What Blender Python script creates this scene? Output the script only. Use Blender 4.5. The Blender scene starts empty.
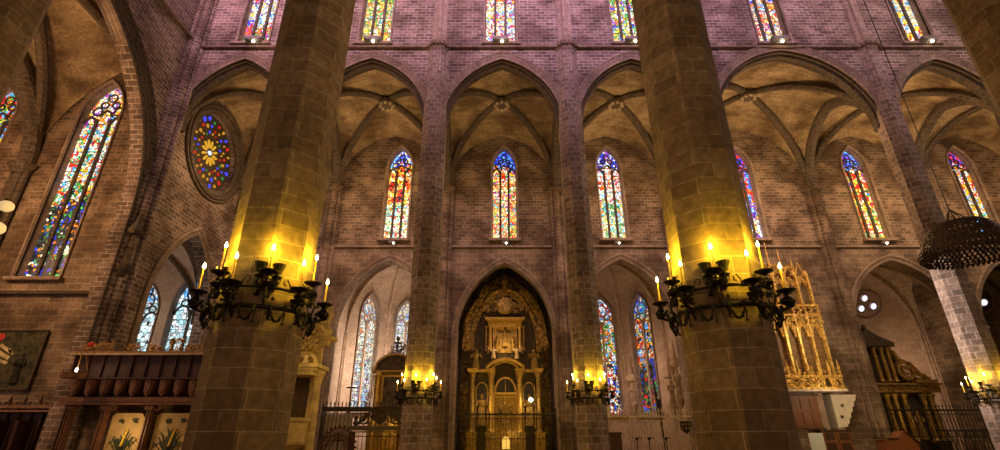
import bpy, math, random
from mathutils import Vector, Matrix
from mathutils.geometry import tessellate_polygon
R = random.Random(7)
PI = math.pi
SC = bpy.context.scene
COL = SC.collection

# ------------------------------------------------------------------ camera
PITCH = 23.5
cam = bpy.data.cameras.new('camera')
cam.sensor_width = 36.0
cam.lens = 490.0 / 1000.0 * 36.0
cam.shift_x = 0.003
cam.clip_end = 300
cam_o = bpy.data.objects.new('camera', cam)
COL.objects.link(cam_o)
cam_o.location = (0, 0, 1.6)
cam_o.rotation_euler = (math.radians(90 + PITCH), 0, 0)
SC.camera = cam_o

# ------------------------------------------------------------------ sky and lights
world = bpy.data.worlds.new('world')
SC.world = world
world.use_nodes = True
bg = world.node_tree.nodes['Background']
bg.inputs[0].default_value = (0.82, 0.61, 0.56, 1)
bg.inputs[1].default_value = 0.37
SC.view_settings.view_transform = 'Standard'
SC.view_settings.look = 'None'
SC.view_settings.gamma = 1.0
SC.view_settings.use_curve_mapping = False
SC.view_settings.exposure = 0.0
SC.cycles.use_denoising = True
SC.cycles.max_bounces = 6
SC.cycles.sample_clamp_indirect = 4.0

def area(name, loc, target, sx, sy, power, col, spread=180):
    l = bpy.data.lights.new(name, 'AREA')
    l.shape = 'RECTANGLE'; l.size = sx; l.size_y = sy; l.energy = power; l.color = col; l.spread = math.radians(spread)
    o = bpy.data.objects.new(name, l); COL.objects.link(o)
    o.location = loc
    o.rotation_euler = (Vector(target) - Vector(loc)).to_track_quat('-Z', 'Y').to_euler()
    return o
def point(name, loc, power, col, r=0.1):
    l = bpy.data.lights.new(name, 'POINT'); l.energy = power; l.color = col; l.shadow_soft_size = r
    o = bpy.data.objects.new(name, l); COL.objects.link(o); o.location = loc
    return o
# added unseen area lights above the near arcade; the clerestory windows opposite are assumed
for ax, c, p in ((-18, (1, .56, .70), 2600), (-9, (1, .60, .70), 1900), (0, (1, .60, .80), 2000), (9, (1, .60, .88), 2000),
              (20, (1, .60, .80), 1500), (30, (1, .66, .68), 1300)):
    area('assumed_daylight', (ax, 11.6, 34), (ax, 27, 29), 5, 9, p * .5, c, 80)
# added unseen area lights, west end and near aisle; their windows are assumed
area('west_fill', (46, 18, 20), (0, 24, 12), 12, 16, 3800, (1, .72, .5))
for ax in (-9, 0, 9, 18):
    area('aisle_fill', (ax, -1.5, 9), (ax, 20, 9), 4, 6, 110, (1, .66, .38))
# added unseen fill light between the near piers, bringing out their facets
point('pier_fill', (0, 6.4, 12), 150, (1, .66, .36), .5)
s_l = bpy.data.lights.new('side_spot', 'SPOT'); s_l.energy = 4200; s_l.color = (1, .84, .70); s_l.spot_size = math.radians(75); s_l.shadow_soft_size = .2; s_l.spot_blend = .6  # added unseen spot that brightens one face of a far pier
s_o = bpy.data.objects.new('side_spot', s_l); COL.objects.link(s_o); s_o.location = (17.5, 27.5, 9)
s_o.rotation_euler = (Vector((25.3, 27, 7)) - Vector((17.5, 27.5, 9))).to_track_quat('-Z', 'Y').to_euler()
# warm lamps up on the ledges of the far aisle, one per bay
for ax, p in ((-17.3, 250), (-8.6, 260), (0.4, 85), (9.5, 280), (20, 520), (30.4, 420), (39.6, 250)):
    point('ledge_light', (ax, 31.3, 19.3), p * 3.0, (1, .62, .27), 1.0)
# chancel lamps
point('chancel_light', (-27, 18, 15), 3600, (1, .55, .22), 1.0)
point('chancel_light', (-34, 18, 14), 1500, (1, .50, .18), 1.0)

# ------------------------------------------------------------------ materials
MATS = {}
def newmat(name):
    m = bpy.data.materials.new(name); m.use_nodes = True
    nt = m.node_tree; nt.nodes.clear()
    out = nt.nodes.new('ShaderNodeOutputMaterial')
    b = nt.nodes.new('ShaderNodeBsdfPrincipled')
    nt.links.new(b.outputs[0], out.inputs[0])
    return m, nt, b
def N(nt, t, **kw):
    n = nt.nodes.new(t)
    for k, v in kw.items(): setattr(n, k, v)
    return n
def math_n(nt, op, a, b=None, clamp=False):
    n = nt.nodes.new('ShaderNodeMath'); n.operation = op; n.use_clamp = clamp
    for i, v in enumerate((a, b)):
        if v is None: continue
        if isinstance(v, (int, float)): n.inputs[i].default_value = v
        else: nt.links.new(v, n.inputs[i])
    return n.outputs[0]
def mixc(nt, fac, a, b, mode='MIX'):
    n = nt.nodes.new('ShaderNodeMix'); n.data_type = 'RGBA'; n.blend_type = mode
    for s, v in ((0, fac), (6, a), (7, b)):
        if isinstance(v, (int, float)): n.inputs[s].default_value = v
        elif isinstance(v, tuple): n.inputs[s].default_value = (*v[:3], 1)
        else: nt.links.new(v, n.inputs[s])
    return n.outputs[2]
def ramp(nt, fac, stops, interp='LINEAR'):
    n = nt.nodes.new('ShaderNodeValToRGB'); n.color_ramp.interpolation = interp
    cr = n.color_ramp
    while len(cr.elements) > 1: cr.elements.remove(cr.elements[-1])
    cr.elements[0].position = stops[0][0]; cr.elements[0].color = (*stops[0][1], 1)
    for p, c in stops[1:]:
        e = cr.elements.new(p); e.color = (*c, 1)
    nt.links.new(fac, n.inputs[0])
    return n.outputs[0]

def stone(name, c1, c2, mortar, bw=.6, bh=.3, ms=.014, patch=.5, dark=(.3, .24, .2), bump=.35, low=None):
    if name in MATS: return MATS[name]
    m, nt, b = newmat(name)
    tc = N(nt, 'ShaderNodeTexCoord')
    sp = N(nt, 'ShaderNodeSeparateXYZ'); nt.links.new(tc.outputs['Object'], sp.inputs[0])
    sn = N(nt, 'ShaderNodeSeparateXYZ'); nt.links.new(tc.outputs['Normal'], sn.inputs[0])
    ax = math_n(nt, 'ABSOLUTE', sn.outputs[0]); ay = math_n(nt, 'ABSOLUTE', sn.outputs[1]); az = math_n(nt, 'ABSOLUTE', sn.outputs[2])
    isx = math_n(nt, 'GREATER_THAN', ax, math_n(nt, 'ADD', ay, .001))
    isz = math_n(nt, 'GREATER_THAN', az, .8)
    def mixf(f, a, c):
        n = nt.nodes.new('ShaderNodeMix'); n.data_type = 'FLOAT'
        nt.links.new(f, n.inputs[0]); nt.links.new(a, n.inputs[2]); nt.links.new(c, n.inputs[3]); return n.outputs[0]
    u = mixf(isx, sp.outputs[0], sp.outputs[1])
    v = mixf(isz, sp.outputs[2], sp.outputs[1])
    cv = N(nt, 'ShaderNodeCombineXYZ'); nt.links.new(u, cv.inputs[0]); nt.links.new(v, cv.inputs[1])
    br = N(nt, 'ShaderNodeTexBrick'); nt.links.new(cv.outputs[0], br.inputs[0])
    br.inputs['Scale'].default_value = 1; br.inputs['Brick Width'].default_value = bw; br.inputs['Row Height'].default_value = bh
    br.inputs['Mortar Size'].default_value = ms; br.inputs['Mortar Smooth'].default_value = .3
    br.inputs['Color1'].default_value = (*c1, 1); br.inputs['Color2'].default_value = (*c2, 1); br.inputs['Mortar'].default_value = (*mortar, 1)
    bcol = br.outputs[0]
    if low:      # larger, smoother ashlar courses below the ledge
        b2 = N(nt, 'ShaderNodeTexBrick'); nt.links.new(cv.outputs[0], b2.inputs[0])
        b2.inputs['Scale'].default_value = 1; b2.inputs['Brick Width'].default_value = .8; b2.inputs['Row Height'].default_value = .38
        b2.inputs['Mortar Size'].default_value = .016; b2.inputs['Mortar Smooth'].default_value = .3
        for k_, c_ in (('Color1', low[1]), ('Color2', low[2]), ('Mortar', low[3])): b2.inputs[k_].default_value = (*c_, 1)
        bcol = mixc(nt, math_n(nt, 'GREATER_THAN', sp.outputs[2], low[0]), b2.outputs[0], br.outputs[0])
    def noise(sc, det, vec=None):
        n = N(nt, 'ShaderNodeTexNoise'); n.inputs['Scale'].default_value = sc; n.inputs['Detail'].default_value = det
        nt.links.new(vec or tc.outputs['Object'], n.inputs[0]); return n.outputs[0]
    n1 = noise(.45, 6); n2 = noise(7, 3)
    pf = ramp(nt, n1, [(0.40, (0, 0, 0)), (0.60, (1, 1, 1))])
    pfm = math_n(nt, 'MULTIPLY', pf, patch)
    col = mixc(nt, pfm, bcol, dark, 'MULTIPLY')
    g = ramp(nt, n2, [(0.25, (.62, .62, .62)), (0.75, (1.35, 1.35, 1.35))])
    col = mixc(nt, 1.0, col, g, 'MULTIPLY')
    nt.links.new(col, b.inputs['Base Color'])
    b.inputs['Roughness'].default_value = .85
    bp = N(nt, 'ShaderNodeBump'); bp.inputs['Strength'].default_value = bump; bp.inputs['Distance'].default_value = .03
    h = math_n(nt, 'ADD', math_n(nt, 'MULTIPLY', br.outputs['Fac'], -1), math_n(nt, 'MULTIPLY', n2, .8))
    nt.links.new(h, bp.inputs['Height']); nt.links.new(bp.outputs[0], b.inputs['Normal'])
    MATS[name] = m
    return m
def plain(name, col, rough=.6, metal=0, var=.35, scale=6, bump=.0, emit=None, es=0):
    if name in MATS: return MATS[name]
    m, nt, b = newmat(name)
    tc = N(nt, 'ShaderNodeTexCoord')
    n = N(nt, 'ShaderNodeTexNoise'); n.inputs['Scale'].default_value = scale; n.inputs['Detail'].default_value = 4
    nt.links.new(tc.outputs['Object'], n.inputs[0])
    lo, hi = 1 - var, 1 + var
    g = ramp(nt, n.outputs[0], [(0.3, (lo, lo, lo)), (0.7, (hi, hi, hi))])
    nt.links.new(mixc(nt, 1.0, col, g, 'MULTIPLY'), b.inputs['Base Color'])
    b.inputs['Roughness'].default_value = rough; b.inputs['Metallic'].default_value = metal
    if bump:
        bp = N(nt, 'ShaderNodeBump'); bp.inputs['Strength'].default_value = bump; bp.inputs['Distance'].default_value = .05
        nt.links.new(n.outputs[0], bp.inputs['Height']); nt.links.new(bp.outputs[0], b.inputs['Normal'])
    if emit:
        b.inputs['Emission Color'].default_value = (*emit, 1); b.inputs['Emission Strength'].default_value = es
    MATS[name] = m
    return m
def wood(name, c, dark):
    if name in MATS: return MATS[name]
    m, nt, b = newmat(name)
    tc = N(nt, 'ShaderNodeTexCoord')
    mp = N(nt, 'ShaderNodeMapping'); mp.inputs['Scale'].default_value = (6, 6, .7)
    nt.links.new(tc.outputs['Object'], mp.inputs[0])
    n = N(nt, 'ShaderNodeTexNoise'); n.inputs['Scale'].default_value = 2.5; n.inputs['Detail'].default_value = 6
    nt.links.new(mp.outputs[0], n.inputs[0])
    nt.links.new(ramp(nt, n.outputs[0], [(0.3, dark), (0.7, c)]), b.inputs['Base Color'])
    b.inputs['Roughness'].default_value = .5
    MATS[name] = m
    return m
def glass(name, top, mid, low, H, strength=1.6, sc=4.6, seed=0.0, lead=.055):
    """stained glass: small cells of coloured glass between dark leads, lit by the day outside"""
    if name in MATS: return MATS[name]
    m, nt, b = newmat(name)
    tc = N(nt, 'ShaderNodeTexCoord')
    mp = N(nt, 'ShaderNodeMapping'); mp.inputs['Location'].default_value = (seed, seed * .7, seed * 1.3)
    mp.inputs['Scale'].default_value = (1.0, 0.0, .85)
    nt.links.new(tc.outputs['Object'], mp.inputs[0])
    def vor(scale, feat):
        v = N(nt, 'ShaderNodeTexVoronoi'); v.feature = feat; v.inputs['Scale'].default_value = scale
        v.inputs['Randomness'].default_value = .9
        nt.links.new(mp.outputs[0], v.inputs['Vector']); return v
    v1 = vor(sc, 'F1'); ve = vor(sc, 'DISTANCE_TO_EDGE'); v2 = vor(sc * .3, 'F1')
    s = N(nt, 'ShaderNodeSeparateColor'); nt.links.new(v1.outputs['Color'], s.inputs[0])
    s2 = N(nt, 'ShaderNodeSeparateColor'); nt.links.new(v2.outputs['Color'], s2.inputs[0])
    # neighbouring cells of a figure share a hue: mix cell value with the big cell's value
    fac = math_n(nt, 'FRACT', math_n(nt, 'ADD', math_n(nt, 'MULTIPLY', s.outputs[0], .55), math_n(nt, 'MULTIPLY', s2.outputs[0], .75)))
    def pal(cs):
        k = len(cs); return ramp(nt, fac, [(i / k, c) for i, c in enumerate(cs)], 'CONSTANT')
    sp = N(nt, 'ShaderNodeSeparateXYZ'); nt.links.new(tc.outputs['Object'], sp.inputs[0])
    z = math_n(nt, 'ADD', sp.outputs[2], math_n(nt, 'MULTIPLY', math_n(nt, 'SUBTRACT', s2.outputs[1], .5), H * .12))
    f1 = math_n(nt, 'GREATER_THAN', z, H * .40); f2 = math_n(nt, 'GREATER_THAN', z, H * .80)
    col = mixc(nt, f2, mixc(nt, f1, pal(low), pal(mid)), pal(top))
    val = math_n(nt, 'ADD', math_n(nt, 'MULTIPLY', s.outputs[1], .9), .35)
    ed = math_n(nt, 'GREATER_THAN', ve.outputs['Distance'], lead)
    # iron cross bars
    fr = math_n(nt, 'FRACT', math_n(nt, 'MULTIPLY', sp.outputs[2], 1.35))
    bar = math_n(nt, 'GREATER_THAN', fr, .06)
    st = math_n(nt, 'MULTIPLY', math_n(nt, 'MULTIPLY', val, math_n(nt, 'MULTIPLY', ed, bar)), strength)
    b.inputs['Base Color'].default_value = (.02, .02, .02, 1); b.inputs['Roughness'].default_value = .3
    nt.links.new(col, b.inputs['Emission Color']); nt.links.new(st, b.inputs['Emission Strength'])
    MATS[name] = m
    return m

RED, ORG, YEL, GRN, BLU, SKY, WHT, PUR, DRK, CRM, TEA = ((.85, .02, .01), (.95, .22, .01), (1, .62, .03), (.05, .35, .06), (.03, .06, .75),
    (.12, .45, .95), (.9, .92, .95), (.35, .03, .35), (.01, .012, .02), (.95, .8, .5), (.05, .45, .5))
S_NAVE = stone('nave_stone', (.30, .215, .19), (.11, .075, .07), (.50, .40, .37), .62, .27, .022, .85)
S_PIER = stone('pier_stone', (.27, .185, .115), (.165, .11, .065), (.38, .29, .20), .74, .34, .010, .5)
S_FAR = stone('far_pier_stone', (.33, .24, .21), (.16, .115, .105), (.46, .37, .34), .42, .34, .018, .5)
S_AISLE = stone('aisle_stone', (.27, .185, .14), (.11, .075, .055), (.38, .29, .22), .55, .27, .018, .9, low=(15.4, (.31, .22, .165), (.17, .12, .09), (.44, .34, .27)))
S_VAULT = stone('vault_stone', (.42, .31, .19), (.27, .19, .12), (.36, .26, .17), .7, .3, .012, .85)
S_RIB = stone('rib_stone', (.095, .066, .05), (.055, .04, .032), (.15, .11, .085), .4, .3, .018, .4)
S_CHAP = stone('chapel_stone', (.52, .38, .30), (.42, .30, .235), (.5, .38, .3), .8, .4, .008, .3)
S_TRIM = stone('moulding_stone', (.33, .24, .20), (.22, .16, .135), (.42, .33, .28), .5, .5, .014, .4)
S_BOSS = plain('carved_boss_stone', (.42, .34, .24), .8, var=.4, scale=5, bump=.4)
S_CREAM = plain('cream_stone', (.55, .42, .22), .7, var=.3, bump=.3)
IRON = plain('wrought_iron', (.018, .014, .010), .45, .6, bump=.3, scale=20)
DARKIRON = plain('iron_bars', (.03, .023, .018), .5, .4)
GOLD = plain('gilded_wood', (.62, .40, .09), .40, .75, var=.45, scale=9, bump=.5)
OLDGOLD = plain('dull_gilding', (.36, .23, .055), .42, .6, var=.7, scale=9, bump=.6)
DARKGOLD = plain('dark_gilding', (.20, .12, .03), .4, .6, var=.9, scale=5, bump=.6)  # darker gilding for the carved foliage
BLACKGOLD = plain('dark_carved_wood', (.055, .036, .016), .4, .4, var=.7, scale=7, bump=.6)
WOOD = wood('dark_walnut', (.075, .024, .014), (.022, .009, .006))
REDWOOD = wood('red_brown_wood', (.30, .10, .045), (.14, .045, .02))
WAX = plain('candle_wax', (.75, .5, .12), .5, emit=(1, .6, .1), es=.0)
FLAME = plain('candle_flame', (1, .8, .4), .5, emit=(1, .80, .38), es=26)
LAMP = plain('lamp_glass', (1, .9, .7), .5, emit=(1, .85, .6), es=14)

# ------------------------------------------------------------------ mesh builder
class MB:
    def __init__(s): s.v = []; s.f = []
    def add(s, vs, fs):
        o = len(s.v); s.v += [tuple(p) for p in vs]; s.f += [tuple(i + o for i in f) for f in fs]; return s
    def box(s, c, d, rz=0, M=None):
        x, y, z = d[0] / 2, d[1] / 2, d[2] / 2
        vs = [Vector(p) for p in ((-x, -y, -z), (x, -y, -z), (x, y, -z), (-x, y, -z), (-x, -y, z), (x, -y, z), (x, y, z), (-x, y, z))]
        m = Matrix.Translation(c) @ (M or Matrix.Rotation(rz, 4, 'Z'))
        return s.add([m @ p for p in vs], [(0, 3, 2, 1), (4, 5, 6, 7), (0, 1, 5, 4), (1, 2, 6, 5), (2, 3, 7, 6), (3, 0, 4, 7)])
    def lathe(s, prof, n=12, c=(0, 0, 0), ph=0, M=None, caps=True):
        vs = []
        for r, z in prof:
            for k in range(n):
                a = ph + 2 * PI * k / n
                p = Vector((r * math.cos(a), r * math.sin(a), z))
                if M: p = M @ p
                vs.append(p + Vector(c))
        fs = []
        for i in range(len(prof) - 1):
            for k in range(n):
                k2 = (k + 1) % n
                fs.append((i * n + k, i * n + k2, (i + 1) * n + k2, (i + 1) * n + k))
        if caps:
            fs.append(tuple(reversed(range(n)))); fs.append(tuple(range((len(prof) - 1) * n, len(prof) * n)))
        return s.add(vs, fs)
    def tube(s, pts, r, n=6, closed=False):
        pts = [Vector(p) for p in pts]; m = len(pts)
        rs = r if isinstance(r, (list, tuple)) else [r] * m
        vs = []; prev = None
        for i, p in enumerate(pts):
            a = pts[(i - 1) % m] if (closed or i > 0) else p
            b = pts[(i + 1) % m] if (closed or i < m - 1) else p
            t = (b - a).normalized()
            if prev is None:
                prev = t.cross(Vector((0, 0, 1)))
                if prev.length < .1: prev = t.cross(Vector((1, 0, 0)))
            sd = (prev - t * prev.dot(t)).normalized(); prev = sd
            up = t.cross(sd)
            for k in range(n):
                q = 2 * PI * (k + .5) / n
                vs.append(p + (sd * math.cos(q) + up * math.sin(q)) * rs[i])
        fs = []
        for i in range(m if closed else m - 1):
            j = (i + 1) % m
            for k in range(n):
                k2 = (k + 1) % n
                fs.append((i * n + k, j * n + k, j * n + k2, i * n + k2))
        if not closed:
            fs.append(tuple(range(n))); fs.append(tuple(reversed(range((m - 1) * n, m * n))))
        return s.add(vs, fs)
    def sweep(s, pts, sec, side, closed=False):
        """planar sweep: sec = [(a along side, b along inward normal)]; side is the constant out-of-plane direction"""
        pts = [Vector(p) for p in pts]; side = Vector(side).normalized(); m = len(pts); n = len(sec); vs = []
        for i, p in enumerate(pts):
            a = pts[(i - 1) % m] if (closed or i > 0) else p
            b = pts[(i + 1) % m] if (closed or i < m - 1) else p
            t = (b - a).normalized(); nn = side.cross(t).normalized()
            k = 1.0
            if 0 < i < m - 1:
                t1 = (p - a).normalized(); c = max(.35, nn.dot(side.cross(t1).normalized())); k = 1 / c
            for (u, w) in sec: vs.append(p + side * u + nn * w * k)
        fs = []
        for i in range(m if closed else m - 1):
            j = (i + 1) % m
            for q in range(n):
                q2 = (q + 1) % n
                fs.append((i * n + q, i * n + q2, j * n + q2, j * n + q))
        if not closed:
            fs.append(tuple(reversed(range(n)))); fs.append(tuple(range((m - 1) * n, m * n)))
        return s.add(vs, fs)
    def sph(s, c, r, sc=(1, 1, 1), n=8, m=5):
        prof = [(max(.02, math.sin(PI * i / m)), -math.cos(PI * i / m)) for i in range(m + 1)]
        M = Matrix.Diagonal((r * sc[0], r * sc[1], r * sc[2], 1))
        return s.lathe(prof, n, c, 0, M)
    def plate(s, poly, y0, y1, holes=()):
        """a flat plate in the local x-z plane between y0 and y1, with holes"""
        loops = [[Vector((x, z, 0)) for x, z in poly]] + [[Vector((x, z, 0)) for x, z in h] for h in holes]
        tris = tessellate_polygon(loops)
        flat = [p for l in loops for p in l]; n = len(flat)
        vs = [(p.x, y0, p.y) for p in flat] + [(p.x, y1, p.y) for p in flat]
        fs = []
        for t in tris:
            a, b, c = (flat[i] for i in t)
            if (b - a).cross(c - a).z < 0: t = (t[0], t[2], t[1])
            fs.append(tuple(t)); fs.append((t[0] + n, t[2] + n, t[1] + n))
        o = 0
        for li, l in enumerate(loops):
            k = len(l)
            ar = sum(l[i].x * l[(i + 1) % k].y - l[(i + 1) % k].x * l[i].y for i in range(k))
            for i in range(k):
                j = (i + 1) % k
                q = (o + i, o + i + n, o + j + n, o + j)
                if (ar < 0) != (li > 0): q = tuple(reversed(q))
                fs.append(q)
            o += k
        return s.add(vs, fs)
    def build(s, name, mat, parent=None, loc=None, rz=0, M=None, smooth=False):
        me = bpy.data.meshes.new(name); me.from_pydata(s.v, [], s.f); me.update()
        me.materials.append(mat)
        if smooth:
            for p in me.polygons: p.use_smooth = True
        o = bpy.data.objects.new(name, me); COL.objects.link(o)
        if parent: o.parent = parent
        if M is not None: o.matrix_local = M
        elif loc is not None: o.location = loc; o.rotation_euler = (0, 0, rz)
        return o

def tag(o, label, cat, group=None):
    o['label'] = label; o['category'] = cat
    if group: o['group'] = group
    return o
def thing(name, label, cat, loc=(0, 0, 0), rz=0, group=None, M=None):
    o = bpy.data.objects.new(name, None); COL.objects.link(o); o.empty_display_size = .3
    if M is not None: o.matrix_local = M
    else: o.location = loc; o.rotation_euler = (0, 0, rz)
    return tag(o, label, cat, group)
def sroot(name, loc=(0, 0, 0), M=None):
    o = bpy.data.objects.new(name, None); COL.objects.link(o); o.empty_display_size = .3
    if M is not None: o.matrix_local = M
    else: o.location = loc
    o['kind'] = 'structure'
    return o
def st(o): o['kind'] = 'structure'; return o
def copy_tree(o, parent=None):
    c = o.copy(); COL.objects.link(c)
    if parent: c.parent = parent
    for ch in list(o.children): copy_tree(ch, c)
    return c

def arch_h(x, a, H):
    """height of a pointed arch of half span a and rise H at distance x from the middle"""
    x = min(abs(x), a)
    if H >= a:
        r = (a * a + H * H) / (2 * a); return math.sqrt(max(0, r * r - (x + r - a) ** 2))
    return H * math.sqrt(max(0, 1 - (x / a) ** 2)) * (1 - .0 * x)
def arch_line(cx, a, zs, H, n=14):
    pts = []
    for i in range(-n, n + 1):
        th = math.sin(PI / 2 * i / n) if H < a else None
        if th is None:
            # even steps by angle along each arc
            r = (a * a + H * H) / (2 * a); amax = math.asin(H / r)
            al = amax * (1 - abs(i) / n)          # angle above springing
            x = r * math.cos(al) - (r - a); z = r * math.sin(al)
            pts.append((cx + (x if i > 0 else -x), zs + z) if i else (cx, zs + H))
        else:
            x = a * th; pts.append((cx + x, zs + arch_h(x, a, H)))
    return pts
def arch_poly(cx, a, z0, zs, z1, n=14):
    return [(cx - a, z0)] + arch_line(cx, a, zs, z1 - zs, n) + [(cx + a, z0)]
def circle(cx, cz, r, n=28): return [(cx + r * math.cos(2 * PI * k / n), cz + r * math.sin(2 * PI * k / n)) for k in range(n)]

def frame(p0, p1):
    d = (Vector(p1) - Vector(p0)); L = d.length; d.normalize()
    M = Matrix(((d.x, -d.y, 0, p0[0]), (d.y, d.x, 0, p0[1]), (0, 0, 1, 0), (0, 0, 0, 1)))
    return M, L
def wall(name, p0, p1, z0, z1, holes, thick, mat, outer=None):
    M, L = frame(p0, p1)
    o = MB().plate(outer or [(0, z0), (L, z0), (L, z1), (0, z1)], 0, thick, holes).build(name, mat, None, M=M)
    return st(o), M, L
def arch_trim(mb, cx, a, z0, zs, z1, w=.35, d=.22, y=0, step=2):
    """stepped moulding round an arch, standing proud of the wall face (y = 0, front is -y)"""
    for k in range(step):
        o = w * k / step
        pts = [(cx - a - o, y, z0)] + [(p[0], y, p[1]) for p in arch_line(cx, a + o, zs, (z1 - zs) + o * 1.15)] + [(cx + a + o, y, z0)]
        dd = d * (k + 1) / step
        mb.sweep(pts, [(-dd * .6, .04), (-dd, -w / step * .5), (-dd * .6, -w / step), (.02, -w / step), (.02, .04)], (0, 1, 0))

# ------------------------------------------------------------------ windows
win_n = [0]
def window(M, cx, z0, z1, w, n, mats, depth=.5, plainhead=False, mull=.17, kind='normal', stone_mat=None):
    win_n[0] += 1
    root = sroot('window_%d' % win_n[0], M=M @ Matrix.Translation((cx, 0, z0)))
    H = z1 - z0; a = w / 2; hh = min(H * .45, w * .95); zs = H - hh
    sm = stone_mat or S_RIB
    y = depth
    gm = mats
    poly = arch_poly(0, a - .02, 0.05, zs, H - .03)
    lw = w / n
    lt = zs + lw * (.15 if n == 2 else .05)
    for k in range(n):
        x = -a + lw * (k + .5)
        hgt = lt + (lw * .55 if (n == 3 and k == 1) else 0)
        MB().plate(arch_poly(x, lw / 2 - mull * .5, .05, hgt - lw * .6, hgt, 5), y, y + .03).build('glass_pane', gm, root)
    headp = [(x, z) for x, z in poly if z > lt - lw * .6] 
    hp = [(-a + .02, lt - lw * .6)] + headp + [(a - .02, lt - lw * .6)]
    MB().plate(hp, y + .05, y + .08).build('tracery_glass', gm, root)
    for k in range(n - 1):
        x = -a + lw * (k + 1)
        MB().box((x, y - .04, (lt - lw * .3) / 2), (mull, .22, lt - lw * .3)).build('mullion', sm, root)
    t = MB()
    for k in range(n):
        x = -a + lw * (k + .5); hgt = lt + (lw * .55 if (n == 3 and k == 1) else 0)
        pts = [(p[0], y - .02, p[1]) for p in arch_line(x, lw / 2 - mull * .2, hgt - lw * .6, lw * .6, 5)]
        t.sweep(pts, [(.08, 0), (.08, mull * .8), (-.08, mull * .8), (-.08, 0)], (0, 1, 0))
    tw = mull * .38
    def ring(cx_, cz_, r_):
        t.tube([(cx_ + r_ * math.cos(q * PI / 8), y - .01, cz_ + r_ * math.sin(q * PI / 8)) for q in range(16)], tw, 5, True)
    if n == 3:
        for sx in (-1, 1):
            ring(sx * lw * .78, lt + lw * .42, lw * .33)
            ring(sx * lw * .42, lt + lw * 1.02, lw * .26)
        ring(0, lt + lw * 1.65, lw * .33)
    else:
        ring(0, lt + lw * .62, lw * .46); ring(-lw * .48, lt + lw * .1, lw * .2); ring(lw * .48, lt + lw * .1, lw * .2)
        ring(0, lt + lw * 1.25, lw * .2)
    t.build('tracery', sm, root)
    f = MB()
    pts = [(p[0], 0, p[1]) for p in arch_poly(0, a, 0, zs, H)]
    f.sweep(pts, [(-.08, 0), (-.08, -.05), (y + .1, .0 + .10), (y + .1, 0)][::1], (0, 1, 0))
    f.sweep([(p[0], -.05, p[1]) for p in arch_poly(0, a + .1, 0, zs, H + .12)], [(.05, 0), (.05, .16), (-.08, .10), (-.08, 0)], (0, 1, 0))
    f.build('window_frame', S_TRIM, root)
    MB().box((0, y / 2 - .12, -.08), (w + .5, y + .45, .2)).build('window_sill', S_TRIM, root)
    return root
def winhole(cx, z0, z1, w):
    H = z1 - z0; hh = min(H * .45, w * .95)
    return arch_poly(cx, w / 2, z0, z1 - hh, z1, 8)

# ------------------------------------------------------------------ vaults
def vault(name, poly, boss, zs, zb, wall_h, ribs=True, rw=.22, mat=None, boss_r=.45, openfront=None, ribmat=None, n=10):
    """vault over a polygon of springing points: one web per side, one rib per corner"""
    root = sroot(name)
    mat = mat or S_VAULT
    B = Vector((boss[0], boss[1]))
    k = len(poly)
    def r_(t): return math.sqrt(max(0, 1 - (1 - t) ** 2.0)) * .93 + .07 * t
    web = MB()
    for i in range(k):
        p, q = Vector(poly[i]), Vector(poly[(i + 1) % k])
        L = (q - p).length; a = L / 2
        wh = wall_h[i] if isinstance(wall_h, (list, tuple)) else wall_h
        vs = []
        for si in range(n + 1):
            s = .5 - .5 * math.cos(PI * si / n)
            A = p.lerp(q, s); ha = arch_h((s - .5) * L, a, wh - zs)
            for ti in range(n + 1):
                t = 1 - math.cos(PI / 2 * ti / n)
                P = A.lerp(B, t)
                z = zs + ha + (zb - zs - ha) * r_(t)
                vs.append((P.x, P.y, z))
        fs = []
        for si in range(n):
            for ti in range(n):
                a0 = si * (n + 1) + ti
                fs.append((a0, a0 + n + 1, a0 + n + 2, a0 + 1))
        web.add(vs, fs)
    o = web.build('vault_web', mat, root, smooth=True)
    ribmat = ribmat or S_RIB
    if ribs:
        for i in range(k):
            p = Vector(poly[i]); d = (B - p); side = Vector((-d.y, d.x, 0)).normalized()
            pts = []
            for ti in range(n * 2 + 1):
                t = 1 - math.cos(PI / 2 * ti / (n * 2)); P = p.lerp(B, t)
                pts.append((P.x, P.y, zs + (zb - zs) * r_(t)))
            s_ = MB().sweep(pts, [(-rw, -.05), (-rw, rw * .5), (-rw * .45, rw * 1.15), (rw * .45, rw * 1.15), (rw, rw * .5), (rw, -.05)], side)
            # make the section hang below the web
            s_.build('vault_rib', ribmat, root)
    bm = MB().lathe([(boss_r * .5, -.35), (boss_r, -.3), (boss_r * 1.1, -.1), (boss_r * .8, .15)], 12, (B.x, B.y, zb - .22))
    bm.build('vault_boss', ribmat, root); bm = MB()
    for q in range(8):
        bm.sph((B.x + boss_r * .8 * math.cos(q * PI / 4), B.y + boss_r * .8 * math.sin(q * PI / 4), zb - .58), boss_r * .25, n=6, m=4)
    bm.build('boss_petals', S_BOSS, root)
    return root
def arch_rib(root, p, q, zs, H, w=.4, d=.55, name='transverse_rib', mat=None):
    p, q = Vector(p), Vector(q); L = (q - p).length; dr = (q - p).normalized()
    pts = [(p.x + dr.x * (x + L / 2), p.y + dr.y * (x + L / 2), z) for x, z in arch_line(0, L / 2, zs, H, 12)]
    side = (-dr.y, dr.x, 0)
    MB().sweep(pts, [(-w, -.1), (-w, d * .5), (-w * .5, d), (w * .5, d), (w, d * .5), (w, -.1)], side).build(name, mat or S_RIB, root)

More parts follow.
